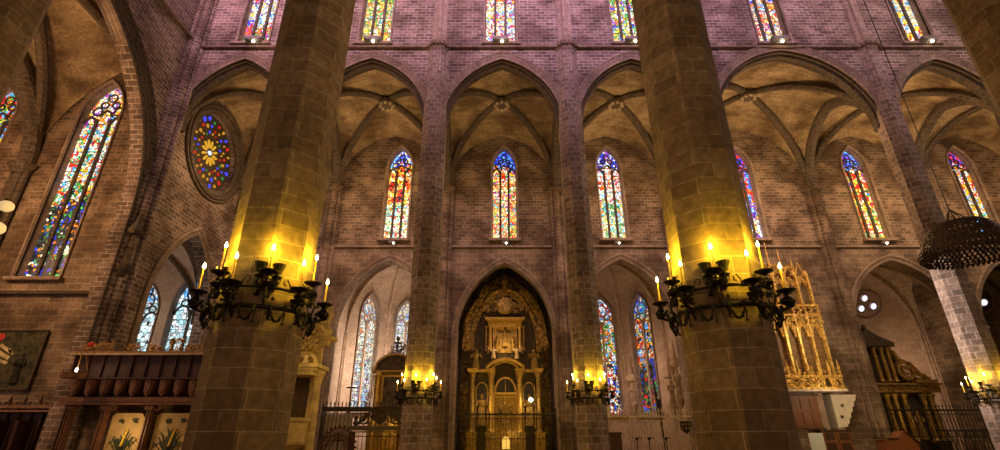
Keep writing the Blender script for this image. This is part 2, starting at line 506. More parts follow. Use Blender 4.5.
# ------------------------------------------------------------------ layout
YN, YF, YA = 9.5, 27.0, 36.0          # near arcade, far arcade, outer wall of the far aisle
XE = -21.3                            # face of the chancel wall
FP = [-13.3, -4.1, 4.85, 13.9, 26.0, 35.0, 44.0]          # far piers
BAYS = list(zip([XE] + FP[:-1], FP))
ZS = 20.4                             # springing of arcade and aisle vaults

# floor
st(MB().plate([(-42, -3.5), (46.5, -3.5), (46.5, 46), (-42, 46)], 0, .2).build('floor', stone('floor_slabs', (.30, .23, .17), (.22, .16, .12), (.1, .08, .06), 1, 1, .01, .3),
   M=Matrix.Rotation(-PI / 2, 4, 'X')))
# ---- clerestory wall over the far arcade
clere = [(-17.3, (BLU, WHT, RED), (SKY, WHT, YEL, BLU, CRM), (RED, ORG, WHT, GRN, RED, PUR)),
         (-8.7, (YEL, GRN), (YEL, GRN, ORG, CRM, TEA, YEL), (YEL, ORG, GRN, YEL, WHT)),
         (.25, (YEL, RED), (RED, CRM, WHT, YEL, SKY, PUR), (YEL, WHT, RED, CRM, PUR, SKY)),
         (9.4, (YEL, GRN), (YEL, GRN, WHT, ORG, BLU), (BLU, WHT, YEL, GRN, YEL, SKY)),
         (19.7, (WHT, BLU), (RED, SKY, WHT, YEL, ORG, CRM), (SKY, WHT, PUR, YEL, CRM, RED, WHT)),
         (29.9, (YEL, RED), (WHT, SKY, YEL, CRM), (YEL, ORG, SKY, WHT, CRM, YEL, RED)),
         (39.5, (YEL, RED), (WHT, SKY, YEL, CRM), (YEL, ORG, SKY, WHT, RED, YEL))]
FZ0, FZ1, FW = 27.08, 36.5, 2.25
yface = YF - .35
outer = [(0, ZS - .01)]
M, L = frame((XE, yface), (45, yface))
apex = {}
for i, (x0, x1) in enumerate(BAYS):
    l = x0 - XE + (.05 if i == 0 else .5); r = x1 - XE - .5
    if i == 0: outer[0] = (-1.2, 44); outer.append((-1.2, ZS)); outer.append((l - .01, ZS))
    cx = (l + r) / 2; a = (r - l) / 2; H = 5.45 + max(0, (a - 4) * .5)
    apex[i] = (cx, a, H)
    outer += arch_line(cx, a, ZS, H)
    outer.append((r + .25, ZS))
outer += [(L + 1, ZS), (L + 1, 44)]
wall('wall_clerestory', (XE, yface), (45, yface), 0, 0, [winhole(c[0] - XE, FZ0, FZ1, FW) for c in clere], 1.1, S_NAVE, outer)
for i, c in enumerate(clere):
    window(M, c[0] - XE, FZ0, FZ1, FW, 3, glass('clerestory_glass_%d' % i, c[1], c[2], c[3], 6.0, 2.2, 8, 3.1 * i + 1, .05))
for i, (cx, a, H) in apex.items():
    t = MB(); arch_trim(t, cx, a, ZS, ZS, ZS + H, .5, .2, step=3)
    st(t.build('trim_%d' % (i + 1), S_TRIM, M=M))
    st(MB().sweep([(p[0], .58, p[1]) for p in arch_line(cx, a, ZS, H)], [(.45, .0), (.45, .14), (-.45, .14), (-.45, .0)], (0, 1, 0)).sweep([(p[0], .58, p[1]) for p in arch_line(cx, a, ZS, H)], [(.3, .1), (.2, .3), (-.2, .3), (-.3, .1)], (0, 1, 0)).build('trim_%d' % (i + 50), S_RIB, M=M))  # soffit bands in dark rib stone; their shade is put into the colour
st(MB().sweep([(-.1, 0, 26.8), (L, 0, 26.8)], [(.05, .12), (-.22, .12), (-.26, .02), (-.08, -.14), (.05, -.14)], (0, 1, 0)).build('trim_string_course', S_TRIM, M=M))

# ---- piers
def octprof(): return [(.80, 0), (.80, 1)]
def pier_meshes(top, mat, wide=.815):
    root = bpy.data.objects.new('pier', None); COL.objects.link(root)
    MB().lathe([(wide, .9), (wide, top)], 8, ph=PI / 8).build('pier_shaft', mat, root)
    MB().lathe([(1.25, 0), (1.25, .35), (1.12, .45), (1.12, .7), (.98, .8), (.9, .9)], 8, ph=PI / 8).build('pier_base', mat, root)
    return root
pr = pier_meshes(26.8, S_FAR)
cap = MB().lathe([(.82, -.35), (.86, -.3), (.86, -.2), (.98, -.02), (1.06, .12), (1.02, .2), (.85, .26)], 8, (0, 0, 26.8), PI / 8)
for q in range(20):
    a_ = 2 * PI * q / 20; cap.sph((.95 * math.cos(a_), .95 * math.sin(a_), 26.73), .12, n=6, m=4)
cap.build('capital', S_TRIM, pr)
sh = MB()
for dx, dy, r in ((0, -.42, .2), (-.38, -.3, .15), (.38, -.3, .15), (-.2, -.36, .1), (.2, -.36, .1)):
    sh.lathe([(r, 27.0), (r, 44)], 8, (dx, dy, 0))
sh.build('wall_shaft', S_TRIM, pr)
plabs = ['octagonal stone pier of the far arcade, hidden behind the big left pier', 'slim octagonal pier with a candle hoop, left of the dark gilded altarpiece',
         'slim octagonal pier with a candle hoop, right of the dark gilded altarpiece', 'octagonal pier of the far arcade behind the big right pier',
         'far octagonal pier leaning beside the hanging bead crown, one face brightly lit', 'octagonal far pier at the extreme right edge', 'octagonal far pier past the right edge of the view']
for i, x in enumerate(FP[:6]):
    p = pr if i == 0 else copy_tree(pr)
    p.location = (x, YF, 0); tag(p, plabs[i], 'pillar', 'octagonal piers of the far arcade')
npier = pier_meshes(25.0, S_PIER, .825)
nl = ['big octagonal stone pier in the left foreground ringed by burning candles', 'big octagonal stone pier in the right foreground ringed by burning candles',
      'near stone pier crossing the top left corner', 'near stone pier crossing the top right corner']
for i, x in enumerate((-4.62, 4.43, -13.0, 13.0)):
    p = npier if i == 0 else copy_tree(npier)
    p.location = (x, YN, 0); tag(p, nl[i], 'pillar', 'big near piers')

# ---- outer wall of the far aisle
aw = [(-17.3, BLU, None), (-8.15, 0, 0), (.62, 0, 0), (9.4, 0, 0), (20.4, 0, 0), (30.2, 0, 0), (39.2, 0, 0)]
apal = [((BLU, PUR, WHT), (RED, YEL, BLU), (YEL, GRN, RED)),
        ((BLU, SKY, CRM, BLU), (RED, ORG, CRM, YEL, RED, DRK), (YEL, GRN, CRM, RED, WHT, TEA, CRM)),
        ((BLU, BLU, SKY, BLU), (RED, GRN, CRM, PUR, YEL, ORG, CRM), (YEL, ORG, GRN, YEL, CRM, ORG, RED, TEA)),
        ((BLU, PUR, WHT, BLU), (WHT, ORG, SKY, CRM, WHT, RED, CRM), (ORG, WHT, YEL, TEA, CRM, GRN, SKY)),
        ((RED, BLU, PUR), (PUR, BLU, SKY, RED, ORG), (SKY, YEL, WHT, PUR, BLU)),
        ((BLU, SKY, BLU, PUR), (BLU, RED, YEL, RED, CRM, GRN), (YEL, RED, ORG, CRM, GRN, YEL)),
        ((RED, BLU, PUR), (RED, YEL, ORG, SKY, CRM), (YEL, SKY, GRN, CRM, ORG))]
AZ0, AZ1, AW = 16.0, 24.6, 2.05
X0, X1 = XE - .2, 45
chap = [(-8.3, 3.7, 9.0, 14.3), (.6, 3.5, 8.7, 14.1), (9.6, 3.7, 9.0, 14.4), (30.6, 4.1, 9.0, 14.3), (39.4, 3.5, 9.0, 14.3)]
holes = [winhole(c[0] - X0, AZ0, AZ1, AW) for c in aw]
for cx, a, zs, za in chap: holes.append(arch_poly(cx - X0, a, .02, zs, za))
w_, MA, LA = wall('wall_aisle', (X0, YA), (X1, YA), 0, 28, holes, .9, S_AISLE)
for i, c in enumerate(aw):
    window(MA, c[0] - X0, AZ0, AZ1, AW, 3, glass('aisle_glass_%d' % i, *apal[i], 8.6, 2.3, 7.5, 5.3 * i + 2, .05))
for i, (cx, a, zs, za) in enumerate(chap):
    t = MB(); arch_trim(t, cx - X0, a, .0, zs, za, .4, .2)
    for sx in (-1, 1):
        t.lathe([(.1, 0), (.1, zs)], 8, (cx - X0 + sx * (a + .1), -.12, 0)); t.lathe([(.1, 0), (.2, .2), (.2, .3)], 8, (cx - X0 + sx * (a + .1), -.12, zs - .2))
    st(t.build('trim_%d' % (i + 20), S_TRIM, M=MA))
st(MB().sweep([(0, 0, 15.4), (LA, 0, 15.4)], [(.05, .1), (-.16, .1), (-.18, 0), (-.05, -.1), (.05, -.1)], (0, 1, 0)).build('trim_aisle_ledge', S_TRIM, M=MA))
for i, x in enumerate(FP[:6]):
    t = MB()
    for dx, dy, r in ((0, -.3, .26), (-.36, -.15, .17), (.36, -.15, .17)):
        t.lathe([(r, 0), (r, ZS)], 8, (x - X0 + dx, dy, 0))
    t.box((x - X0, 0, ZS / 2), (1.15, .3, ZS))
    t.lathe([(.45, ZS - .35), (.72, ZS - .05), (.75, ZS + .1), (.6, ZS + .15)], 8, (x - X0, -.2, 0), PI / 8)
    st(t.build('trim_%d' % (i + 30), S_AISLE, M=MA))

# ---- aisle vaults
yb0, yb1 = YF + .45, YA - .1
for i, (x0, x1) in enumerate(BAYS):
    l = x0 + (.1 if i == 0 else 0); zb = 26.2 + max(0, (x1 - x0 - 9.3) * .25)
    v = vault('ceiling', [(l, yb0), (l, yb1), (x1, yb1), (x1, yb0)], ((l + x1) / 2, (yb0 + yb1) / 2), ZS, zb, [25.6, zb - .6, 25.6, zb - .3], rw=.25, boss_r=.62)
    arch_rib(v, (x1, yb0), (x1, yb1), ZS, 5.2, .34, .45)

# ---- chancel end wall (faces the nave, +X) and the aisle's end wall
Yc = 18.2; AH = 7.6
holes = [arch_poly(Yc - 8, AH, .02, 14.0, 24.4, 18), circle(32.0 - 8, 21.5, 3.0, 36), arch_poly(32.3 - 8, 3.2, .02, 9.3, 14.9)]
_, ME, LE = wall('wall_chancel', (XE, 8), (XE, 36.8), 0, 44, holes, .8, S_NAVE)
t = MB(); arch_trim(t, Yc - 8, AH, 0, 14.0, 24.4, .9, .3, step=4); st(t.build('trim_chancel_arch', S_RIB, M=ME))
t = MB(); arch_trim(t, 32.3 - 8, 3.2, 0, 9.3, 14.9, .5, .2); st(t.build('trim_chapel_arch', S_TRIM, M=ME))
st(MB().sweep([(0, 0, 26.8), (YF - 8 - .3, 0, 27.1)], [(.05, .12), (-.22, .12), (-.26, .02), (-.08, -.14), (.05, -.14)], (0, 1, 0)).build('trim_end_course', S_TRIM, M=ME))
# corner shaft and arcade respond
t = MB()
for dx, dy, r in ((.25, -.2, .3), (.0, -.55, .2), (.55, .1, .2)): t.lathe([(r, 0), (r, 44)], 8, (XE + dx, YF - .4 + dy, 0))
st(t.build('trim_corner_shaft', S_NAVE))
# rose window
rose = sroot('window_rose', M=ME @ Matrix.Translation((32.0 - 8, 0, 21.5)))
RC = lambda nm, c, s: plain(nm, (.02, .02, .02), .3, emit=c, es=s)
t = MB()
for r, d in ((3.0, .1), (3.25, 0), (3.5, -.12), (3.75, -.05)):
    t.tube([(r * math.cos(q * PI / 24), d, r * math.sin(q * PI / 24)) for q in range(48)], .14, 6, True)
t.build('window_frame', S_RIB, rose)
plate = MB().plate(circle(0, 0, 3.0, 48), .62, .7); plate.build('tracery_plate', plain('rose_stone', (.05, .035, .025), .8), rose)
def petals(name, col, s, items):
    m = MB()
    for r, ang, l, w in items:
        c, q = math.cos(ang), math.sin(ang)
        pts = []; jr = R.uniform(.7, 1.25) if r > 1 else 1; l *= jr; w *= jr; r += R.uniform(-.1, .1) if r > 1 else 0
        for k in range(10):
            u = l * math.cos(2 * PI * k / 10); v = w * math.sin(2 * PI * k / 10) * (1 + .35 * math.cos(2 * PI * k / 10))
            pts.append((c * (r + u) - q * v, q * (r + u) + c * v))
        m.plate(pts, .52, .6)
    return m.build(name, RC(name + '_light', col, s), rose)
petals('centre_glass', (.6, .65, 1), 1.6, [(0, 0, .2, .16)])
petals('petal_glass', (1, .5, .03), .75, [(.68, k * PI / 6, .32, .095) for k in range(12)])
it = {0: [], 1: [], 2: [], 3: []}
for k in range(24):
    it[(0, 2, 1, 3, 2)[k % 5]].append((1.45 + .1 * (k % 2), (k + .5) * PI / 12, .09, .07))
    it[(2, 0, 1, 2)[(k * 3 // 2) % 4]].append((1.95 + .12 * (k % 2), k * PI / 12, .13, .09))
    it[(1, 2, 0, 1, 2, 0, 3, 1)[k % 8]].append((2.55, (k + .5) * PI / 12, .17, .13))
for (nm, c, s_), key in ((('ruby_glass', (.9, .02, .01), .7), 0), (('blue_glass', (.06, .08, 1), 1.0), 1), (('amber_glass', (1, .45, .03), .6), 2), (('green_glass', (.05, .5, .1), .45), 3)):
    petals(nm, c, s_, it[key])

# chapel beyond the aisle's end wall: pale walls and two tall clear windows
CL = glass('clear_glass', (WHT, SKY, WHT), (WHT, (.6, .85, .9), WHT, (.45, .75, .85)), ((.6, .85, .9), WHT, (.5, .75, .8), (.35, .6, .65)), 8, 1.35, 3.6, 9, .05)
_, M1, L1 = wall('wall_end_chapel', (-33, 36.8), (XE - 1.0, 36.8), 0, 18, [winhole(9.55, 5.4, 13.4, 2.7), winhole(5.9, 5.2, 12.8, 2.6)], .7, S_CHAP)
window(M1, 9.55, 5.4, 13.4, 2.7, 2, CL, .35); window(M1, 5.9, 5.2, 12.8, 2.6, 2, CL, .35)
wall('wall_end_chapel_side', (-33, 28.2), (-33, 37.4), 0, 18, [], .5, S_CHAP)
wall('wall_end_chapel_front', (XE - 1.4, 29.1), (-33, 29.1), 0, 18, [], .4, S_CHAP)
vault('ceiling', [(-32.8, 28.4), (-32.8, 36.7), (-22.8, 36.7), (-22.8, 28.4)], (-27.8, 32.5), 9.4, 15.6, 14.6, mat=S_CHAP, rw=.16)
point('end_chapel_light', (-26.5, 31.5, 8), 420, (1, .85, .66), .8)

# ---- chancel beyond the great arch
DK = (.03, .06, .04)
cg = glass('chancel_glass', (CRM, ORG, YEL, WHT, PUR, SKY), (CRM, ORG, YEL, SKY, WHT, RED, CRM, TEA, GRN), (DRK, DK, CRM, DRK, GRN, DK, DRK, BLU, DRK, ORG), 13.6, 2.3, 6.5, 4, .06)
cg2 = glass('chancel_glass_b', (PUR, RED, YEL), (ORG, YEL, GRN, SKY, RED), (YEL, SKY, ORG, PUR, WHT), 13.6, 1.7, 7.5, 14, .06)
XC = -41
wins = [(-27.0, 10.2, 24.6), (-34.2, 12.5, 24.4)]
_, MC, LC = wall('wall_chancel_side', (XC, YF + .6), (XE - 1.2, YF + .6), 0, 30, [winhole(x - XC, a_, b_, 2.8) for x, a_, b_ in wins], .9, S_AISLE)
window(MC, wins[0][0] - XC, 10.2, 24.6, 2.8, 3, cg); window(MC, wins[1][0] - XC, 12.5, 24.4, 2.8, 3, cg2)
wall('wall_chancel_back', (XC, 8), (XC, YF + 1), 0, 30, [], .6, S_AISLE)
st(MB().sweep([(0, 0, 9.3), (LC, 0, 9.3)], [(.05, .12), (-.25, .12), (-.3, 0), (-.05, -.15), (.05, -.15)], (0, 1, 0)).build('trim_chancel_ledge', S_RIB, M=MC))
for i, (xa, xb) in enumerate(((-30.4, XE - .8), (-38.4, -30.4), (-41, -38.4))):
    v = vault('ceiling', [(xa, 9), (xa, YF + .5), (xb, YF + .5), (xb, 9)], ((xa + xb) / 2, 18.2), 17.5, 26.5, [25.5, 25.6, 25.5, 25.6], rw=.3, n=12)
    arch_rib(v, (xa, 9), (xa, YF + .5), 17.5, 8.2, .5, .5)
    t = MB()
    for dx, r in ((0, .28), (-.4, .18), (.4, .18)): t.lathe([(r, 0), (r, 17.6)], 8, (xa + dx, YF + .35, 0))
    t.lathe([(.5, 17), (.8, 17.5), (.8, 17.7)], 8, (xa, YF + .4, 0)); st(t.build('trim_%d' % (40 + i), S_RIB))

# ---- side chapels behind the aisle wall
def chapel(cx, a, zs, za, mat, lit, colr, wins, depth=7.6, back=1.65):
    y0 = YA + .9; ym = y0 + depth * .42; y1 = y0 + depth; o = a + .35
    pts = [(cx - o, y0), (cx - o, ym), (cx - back, y1), (cx + back, y1), (cx + o, ym), (cx + o, y0)]
    for i in range(5):
        p, q = pts[i], pts[i + 1]; M_, L_ = frame(p, q)
        hs = []; ws = [w for w in wins if w[0] == i]
        for w in ws:
            if w[6] == 'trefoil':
                for dx, dz in ((0, .55), (-.5, -.3), (.5, -.3)): hs.append(circle(L_ / 2 + w[1] + dx, w[3] + dz, .3, 14))
            else: hs.append(winhole(L_ / 2 + w[1], w[2], w[3], w[4]))
        wall('wall_chapel', p, q, 0, za + 2.4, hs, .6, mat)
        for w in ws:
            if w[6] == 'trefoil':
                win_n[0] += 1
                rt = sroot('window_%d' % win_n[0], M=M_ @ Matrix.Translation((L_ / 2 + w[1], 0, w[3])))
                for dx, dz in ((0, .55), (-.5, -.3), (.5, -.3)):
                    MB().plate(circle(dx, dz, .3, 14), .3, .33).build('glass_pane', w[5], rt)
                    MB().tube([(dx + .38 * math.cos(k * PI / 8), 0, dz + .38 * math.sin(k * PI / 8)) for k in range(16)], .07, 5, True).build('tracery', S_TRIM, rt)
                MB().tube([(1.25 * math.cos(k * PI / 12), 0, 1.25 * math.sin(k * PI / 12)) for k in range(24)], .1, 5, True).build('window_frame', S_TRIM, rt)
            else: window(M_, L_ / 2 + w[1], w[2], w[3], w[4], 2, w[5], .3, stone_mat=S_CHAP if mat is S_CHAP else None)
    vault('ceiling', pts, (cx, y0 + depth * .48), zs + .3, za + 1.3, [za + .2, za - .2, za - .2, za - .2, za + .2, za + .6], mat=mat, rw=.13, boss_r=.3, ribmat=S_CHAP if mat is S_CHAP else None, n=8)
    for p in pts[1:5]:
        d_ = (Vector((cx, y0 + depth * .48)) - Vector(p)).normalized(); n_ = Vector((-d_.y, d_.x))
        sh_ = MB()
        for f_, g_, r_2 in ((.12, 0, .15), (.02, .24, .09), (.02, -.24, .09)):
            q_ = Vector(p) + d_ * f_ + n_ * g_; sh_.lathe([(r_2, 0), (r_2, zs + .4)], 8, (q_.x, q_.y, 0))
        st(sh_.build('trim_chapel_shaft', mat))
    if lit: point('chapel_light', (cx, y0 + depth * .45, 6.5), lit, colr, .6)
pale = glass('pale_glass', (SKY, WHT, CRM, WHT, ORG, CRM), (WHT, CRM, (.75, .85, .8), WHT, CRM, (.8, .85, .7), ORG), (WHT, SKY, CRM, (.6, .75, .75), WHT, PUR, GRN), 9.5, 1.3, 7, 21, .05)
pale2 = glass('pale_glass_b', (SKY, WHT, CRM, WHT), (WHT, CRM, (.7, .8, .9), CRM, WHT, PUR), (WHT, SKY, CRM, RED, WHT), 9.5, 1.3, 7, 27, .05)
rich = glass('rich_glass', (RED, ORG, SKY, WHT), (YEL, RED, CRM, SKY, ORG, GRN, WHT), (SKY, WHT, RED, CRM, DRK, BLU), 10, 1.4, 6, 31, .06)
rich2 = glass('rich_glass_b', (SKY, TEA, BLU, CRM), (RED, CRM, ORG, SKY, DRK, YEL), (BLU, GRN, RED, DRK, DK, DRK), 10, 1.2, 6, 37, .06)
chapel(-8.3, 3.7, 9.0, 14.3, S_CHAP, 1300, (1, .80, .58), [(1, 0.1, 3.6, 13.4, 2.4, pale, ''), (2, 0, 3.6, 13.4, 2.0, pale2, ''), (3, 0, 3.6, 13.4, 2.4, pale, '')])
chapel(.6, 3.5, 8.7, 14.1, S_AISLE, 25, (1, .6, .3), [], 5)
chapel(9.6, 3.7, 9.0, 14.4, S_CHAP, 330, (1, .68, .40), [(1, 0, 3.6, 13.3, 2.3, rich, ''), (2, 0, 3.4, 13.6, 2.2, rich, ''), (3, 0, 3.4, 13.4, 2.3, rich2, '')])
spot = plain('small_clear_glass', (.1, .1, .1), .3, emit=(.8, .78, 1), es=1.3)
chapel(30.6, 4.1, 9.0, 14.3, S_CHAP, 330, (1, .68, .40), [(3, -.4, 9, 12.75, 0, spot, 'trefoil')], 9)
chapel(39.4, 3.5, 9.0, 14.3, S_AISLE, 30, (1, .6, .3), [(3, 0, 9, 12.75, 0, spot, 'trefoil')])

# ---- the near side of the church: walls and roof round the camera's aisle
wall('wall_near_aisle', (46, -3), (-22, -3), 0, 27, [], .5, S_AISLE)
wall('wall_east_side', (XE, -3), (XE, 8), 0, 27, [], .5, S_AISLE)
wall('wall_west', (46, 46), (46, -3), 0, 44, [], .5, S_NAVE)
st(MB().box((12, 3, 27.3), (68, 13.4, .4)).build('ceiling_near_aisle', S_VAULT))
wall('wall_near_clerestory', (46, YN + 1.7), (XE, YN + 1.7), 25, 44, [], .6, S_NAVE)

# ------------------------------------------------------------------ furnishing helpers
def scroll(mb, x, y, z, r, turns=1.3, flip=1, th=.03, ph=0, plane='xz', n=12):
    pts, rs = [], []
    for k in range(n + 1):
        t = k / n; a = ph + flip * turns * 2 * PI * t; q = r * (1 - .75 * t)
        u, w = q * math.cos(a), q * math.sin(a)
        pts.append((x + u, y - .02, z + w) if plane == 'xz' else (x, y + u, z + w)); rs.append(th * (1 - .4 * t))
    mb.tube(pts, rs, 4)
def carve(mb, x0, x1, z0, z1, y, n, size, inside=None, depth=.12):
    """dense carved foliage: scrolls, leaves and bosses standing out of a surface that faces -y"""
    for _ in range(n):
        x, z = R.uniform(x0, x1), R.uniform(z0, z1)
        if inside and not inside(x, z): continue
        s = size * R.uniform(.6, 1.3); k = R.random()
        if k < .45: scroll(mb, x, y - R.uniform(0, depth), z, s, R.uniform(.7, 1.4), R.choice((-1, 1)), s * .22, R.uniform(0, 6.3), n=7)
        elif k < .8:
            a = R.uniform(0, PI); c, q = math.cos(a), math.sin(a)
            mb.tube([(x - c * s, y - .02, z - q * s), (x, y - depth, z), (x + c * s, y - .02, z + q * s)], [s * .08, s * .42, s * .05], 5)
        else: mb.sph((x, y - depth * .5, z), s * .45, n=6, m=4)
def statue(mb, x, y, z, h, arms='fold', w=1.0):
    """robed standing figure facing -y"""
    r = h * .13 * w
    prof = [(r * 1.25, 0), (r * 1.15, h * .1), (r * .95, h * .35), (r * .8, h * .55), (r * 1.05, h * .72), (r * 1.15, h * .79), (r * .55, h * .84), (r * .35, h * .87)]
    mb.lathe(prof, 8, (x, y, z), 0, Matrix.Diagonal((1, .7, 1, 1)))
    mb.sph((x, y - .01 * h, z + h * .93), h * .065, (1, 1, 1.2), 8, 5)
    for s in (-1, 1):
        sh = Vector((x + s * r * 1.05, y, z + h * .77))
        if arms == 'fold': e, hd = Vector((x + s * r * 1.4, y - r * .5, z + h * .6)), Vector((x + s * r * .2, y - r * 1.2, z + h * .64))
        elif arms == 'wide': e, hd = Vector((x + s * r * 2.2, y - .02, z + h * .80)), Vector((x + s * r * 3.4, y - .02, z + h * .86))
        else: e, hd = Vector((x + s * r * 1.6, y - r * .4, z + h * .6)), Vector((x + s * r * 1.9, y - r * 1.5, z + h * (.6 if s > 0 else .75)))
        mb.tube([sh, e, hd], [r * .4, r * .32, r * .22], 6)
    for k in range(5):      # folds of the robe
        a = -PI / 2 + (k - 2) * .45
        mb.tube([(x + r * 1.2 * math.cos(a), y + r * .85 * math.sin(a), z + .02), (x + r * .8 * math.cos(a), y + r * .6 * math.sin(a), z + h * .6)], r * .12, 4)
def column(mb, x, y, z0, z1, r, n=10, fancy=True):
    H = z1 - z0
    prof = [(r * 1.5, 0), (r * 1.5, H * .03), (r * 1.15, H * .06), (r, H * .09), (r * 1.06, H * .3), (r * .95, H * .6), (r * .85, H * .86), (r * 1.0, H * .88), (r * .95, H * .9), (r * 1.5, H * .97), (r * 1.6, H * .975), (r * 1.6, H)]
    mb.lathe(prof, n, (x, y, z0))
    if fancy:
        pts = [(x + r * 1.0 * math.cos(t * .9), y + r * 1.0 * math.sin(t * .9), z0 + H * (.1 + .76 * t / 24)) for t in range(25)]
        mb.tube(pts, r * .16, 4)
def grille(name, label, x0, x1, z1, y, step, spike, loc_mat=None, extra=None, slant=0, zlow=0.05, top=.12, group=None, cat='railing', bar=.022):
    t = thing(name, label, cat, ((x0 + x1) / 2, y, 0), group=group)
    w = (x1 - x0) / 2; mat = loc_mat or DARKIRON
    MB().box((0, 0, z1), (2 * w, .14, top)).box((0, 0, z1 - .25), (2 * w, .08, .05)).build('top_rail', mat, t)
    MB().box((0, 0, .25), (2 * w, .1, .08)).box((0, 0, z1 * .5), (2 * w, .05, .05)).build('cross_rail', mat, t)
    b = MB(); n = int(2 * w / step)
    for k in range(n + 1):
        x = -w + 2 * w * k / n
        b.tube([(x, 0, zlow), (x, 0, z1)], bar, 4)
    for k in range(n // 1):
        x = -w + 2 * w * (k + .5) / n
        b.tube([(x, 0, z1 * .5), (x + .12 * slant, 0, z1 - .25)], .012, 4)
    b.build('bars', mat, t)
    s = MB()
    for k in range(n + 1):
        x = -w + 2 * w * k / n
        s.lathe([(.03, 0), (.035, spike * .5), (.06, spike * .62), (.035, spike * .75), (.004, spike)], 5, (x, 0, z1 + .05))
    s.build('spikes', mat, t)
    for sx in (-1, 1): MB().box((sx * w, 0, z1 / 2 + .1), (.12, .12, z1 + .2)).sph((sx * w, 0, z1 + .3), .1).build('post', mat, t)
    return t

# ------------------------------------------------------------------ candle hoops round the piers
def hoop(name, label):
    t = thing(name, label, 'chandelier', group='candle hoops round the stone piers')
    mb = MB()
    for r, z, th in ((1.12, 0, .05), (1.1, .40, .032)):
        mb.tube([(r * math.cos(2 * PI * k / 40), r * math.sin(2 * PI * k / 40), z) for k in range(40)], th, 6, True)
    mb.build('hoop_ring', IRON, t)
    for k in range(8):
        a = PI / 8 + k * PI / 4 + PI / 8
        c, s = math.cos(a), math.sin(a); mb = MB()
        for z in (0, .40): mb.tube([(.74 * c, .74 * s, z), (1.12 * c, 1.12 * s, z)], .03, 5)
        mb.tube([(.78 * c, .78 * s, .0), (.80 * c, .80 * s, -.3), (.95 * c, .95 * s, -.2), (1.1 * c, 1.1 * s, 0)], .028, 5)
        mb.tube([(.78 * c, .78 * s, -.05), (.78 * c, .78 * s, .45)], .03, 5)
        mb.build('wall_bracket', IRON, t)
    n = 12
    for k in range(n):
        a = 2 * PI * (k + .5) / n + .12; c, s = math.cos(a), math.sin(a)
        hi = k % 2 == 0
        rr, zp = (1.16, .68) if hi else (1.40, .36)
        A = MB()
        def P(r, z, off=0): return (r * c - off * s, r * s + off * c, z)
        A.tube([P(1.12, 0), P(1.22, -.02), P(rr + .1, .08), P(rr + .12, .2), P(rr, zp * .7), P(rr, zp)], [.028, .03, .03, .026, .026, .03], 5)
        # big curled hook under the hoop
        for off in (-.16, .16):
            pts = [P(1.13, .05, off), P(1.22, -.1, off * 1.1), P(1.2, -.24, off * 1.5), P(1.14, -.30, off * 2.0), P(1.12, -.26, off * 2.5), P(1.13, -.2, off * 2.5)]
            A.tube(pts, [.024, .024, .022, .02, .018, .022], 5); A.sph(pts[-1], .035, n=6, m=4)
        # upright curls beside the arm
        for off in (-1, 1):
            pts = [P(1.12, .36, off * .05), P(1.15, .5, off * .1), P(1.16, .6, off * .19), P(1.16, .56, off * .27), P(1.15, .48, off * .25), P(1.14, .47, off * .19)]
            A.tube(pts, .016, 4)
        A.build('scroll_arm', IRON, t)
        lf = MB()
        for q in range(22):
            ang = R.uniform(0, 6.28); d = R.uniform(.08, .28)
            p = P(rr - R.uniform(-.05, .2), zp * .5 + R.uniform(-.18, .16), d * math.cos(ang))
            e = (p[0] + R.uniform(-.09, .09), p[1] + R.uniform(-.09, .09), p[2] + R.uniform(-.06, .09))
            lf.tube([p, ((p[0] + e[0]) / 2, (p[1] + e[1]) / 2, (p[2] + e[2]) / 2 + .02), e], [.012, .048, .008], 4)
        lf.build('iron_leaves', IRON, t)
        MB().lathe([(.02, -.16), (.07, -.12), (.05, -.07), (.03, -.04), (.07, -.02), (.20, .03), (.21, .05), (.06, .04), (.045, .10)], 12, P(rr, zp)).build('drip_pan', IRON, t)
        cs = (.50, .55, .58, .52)[k % 4]
        MB().lathe([(.03, -.3), (.13, -.24), (.16, -.2), (.05, -.17), (.04, -.12)], 10, P(rr, zp)).build('lower_pan', IRON, t)
        cd = MB().lathe([(.024, .06), (.022, cs)], 8, P(rr, zp)).build('candle', WAX, t)
        MB().lathe([(.006, 0), (.036, .03), (.032, .07), (.004, .14)], 8, P(rr, zp + cs)).build('flame', FLAME, cd, smooth=True)
        if k % 2 == 0 or k % 4 == 1:
            l = point('candle_light', P(rr, zp + cs + .06), 105, (1, .64, .02), .05); l.parent = t
    for k, a in enumerate((-1.71 - .2, -1.71 + .2, PI / 2, 0, PI)):
        c, s = math.cos(a), math.sin(a)
        MB().lathe([(.03, .4), (.04, .6), (.11, .66), (.07, .72), (.09, .80), (.15, .93), (.14, .94), (.06, .84)], 10, (1.0 * c, 1.0 * s, 0)).build('torch_cup', IRON, t)
    # low hanging clusters
    for k in range(24):
        a = 2 * PI * k / 24; c, s = math.cos(a), math.sin(a); m = MB()
        m.tube([(1.14 * c, 1.14 * s, -.02), (1.2 * c, 1.2 * s, -.16), (1.16 * c, 1.16 * s, -.24 - .06 * (k % 2))], [.018, .022, .01], 4)
        m.sph((1.16 * c, 1.16 * s, -.26 - .06 * (k % 2)), .032, n=6, m=4)
        m.build('pendant_drop', IRON, t)
    return t
h0 = hoop('candle_hoop', '')
h0.scale = (.82, .82, .90)
hs_ = [(-4.62, YN, 3.78, 'large black iron hoop of lit candles round the big left foreground pier'),
       (4.43, YN, 3.80, 'large black iron hoop of lit candles round the big right foreground pier'),
       (-4.1, YF, 3.45, 'small distant hoop of lit candles on the slim pier left of the altarpiece'),
       (4.85, YF, 3.45, 'small distant hoop of lit candles on the slim pier right of the altarpiece'),
       (26.0, YF, 3.45, 'distant hoop of lit candles cut by the right edge of the photo')]
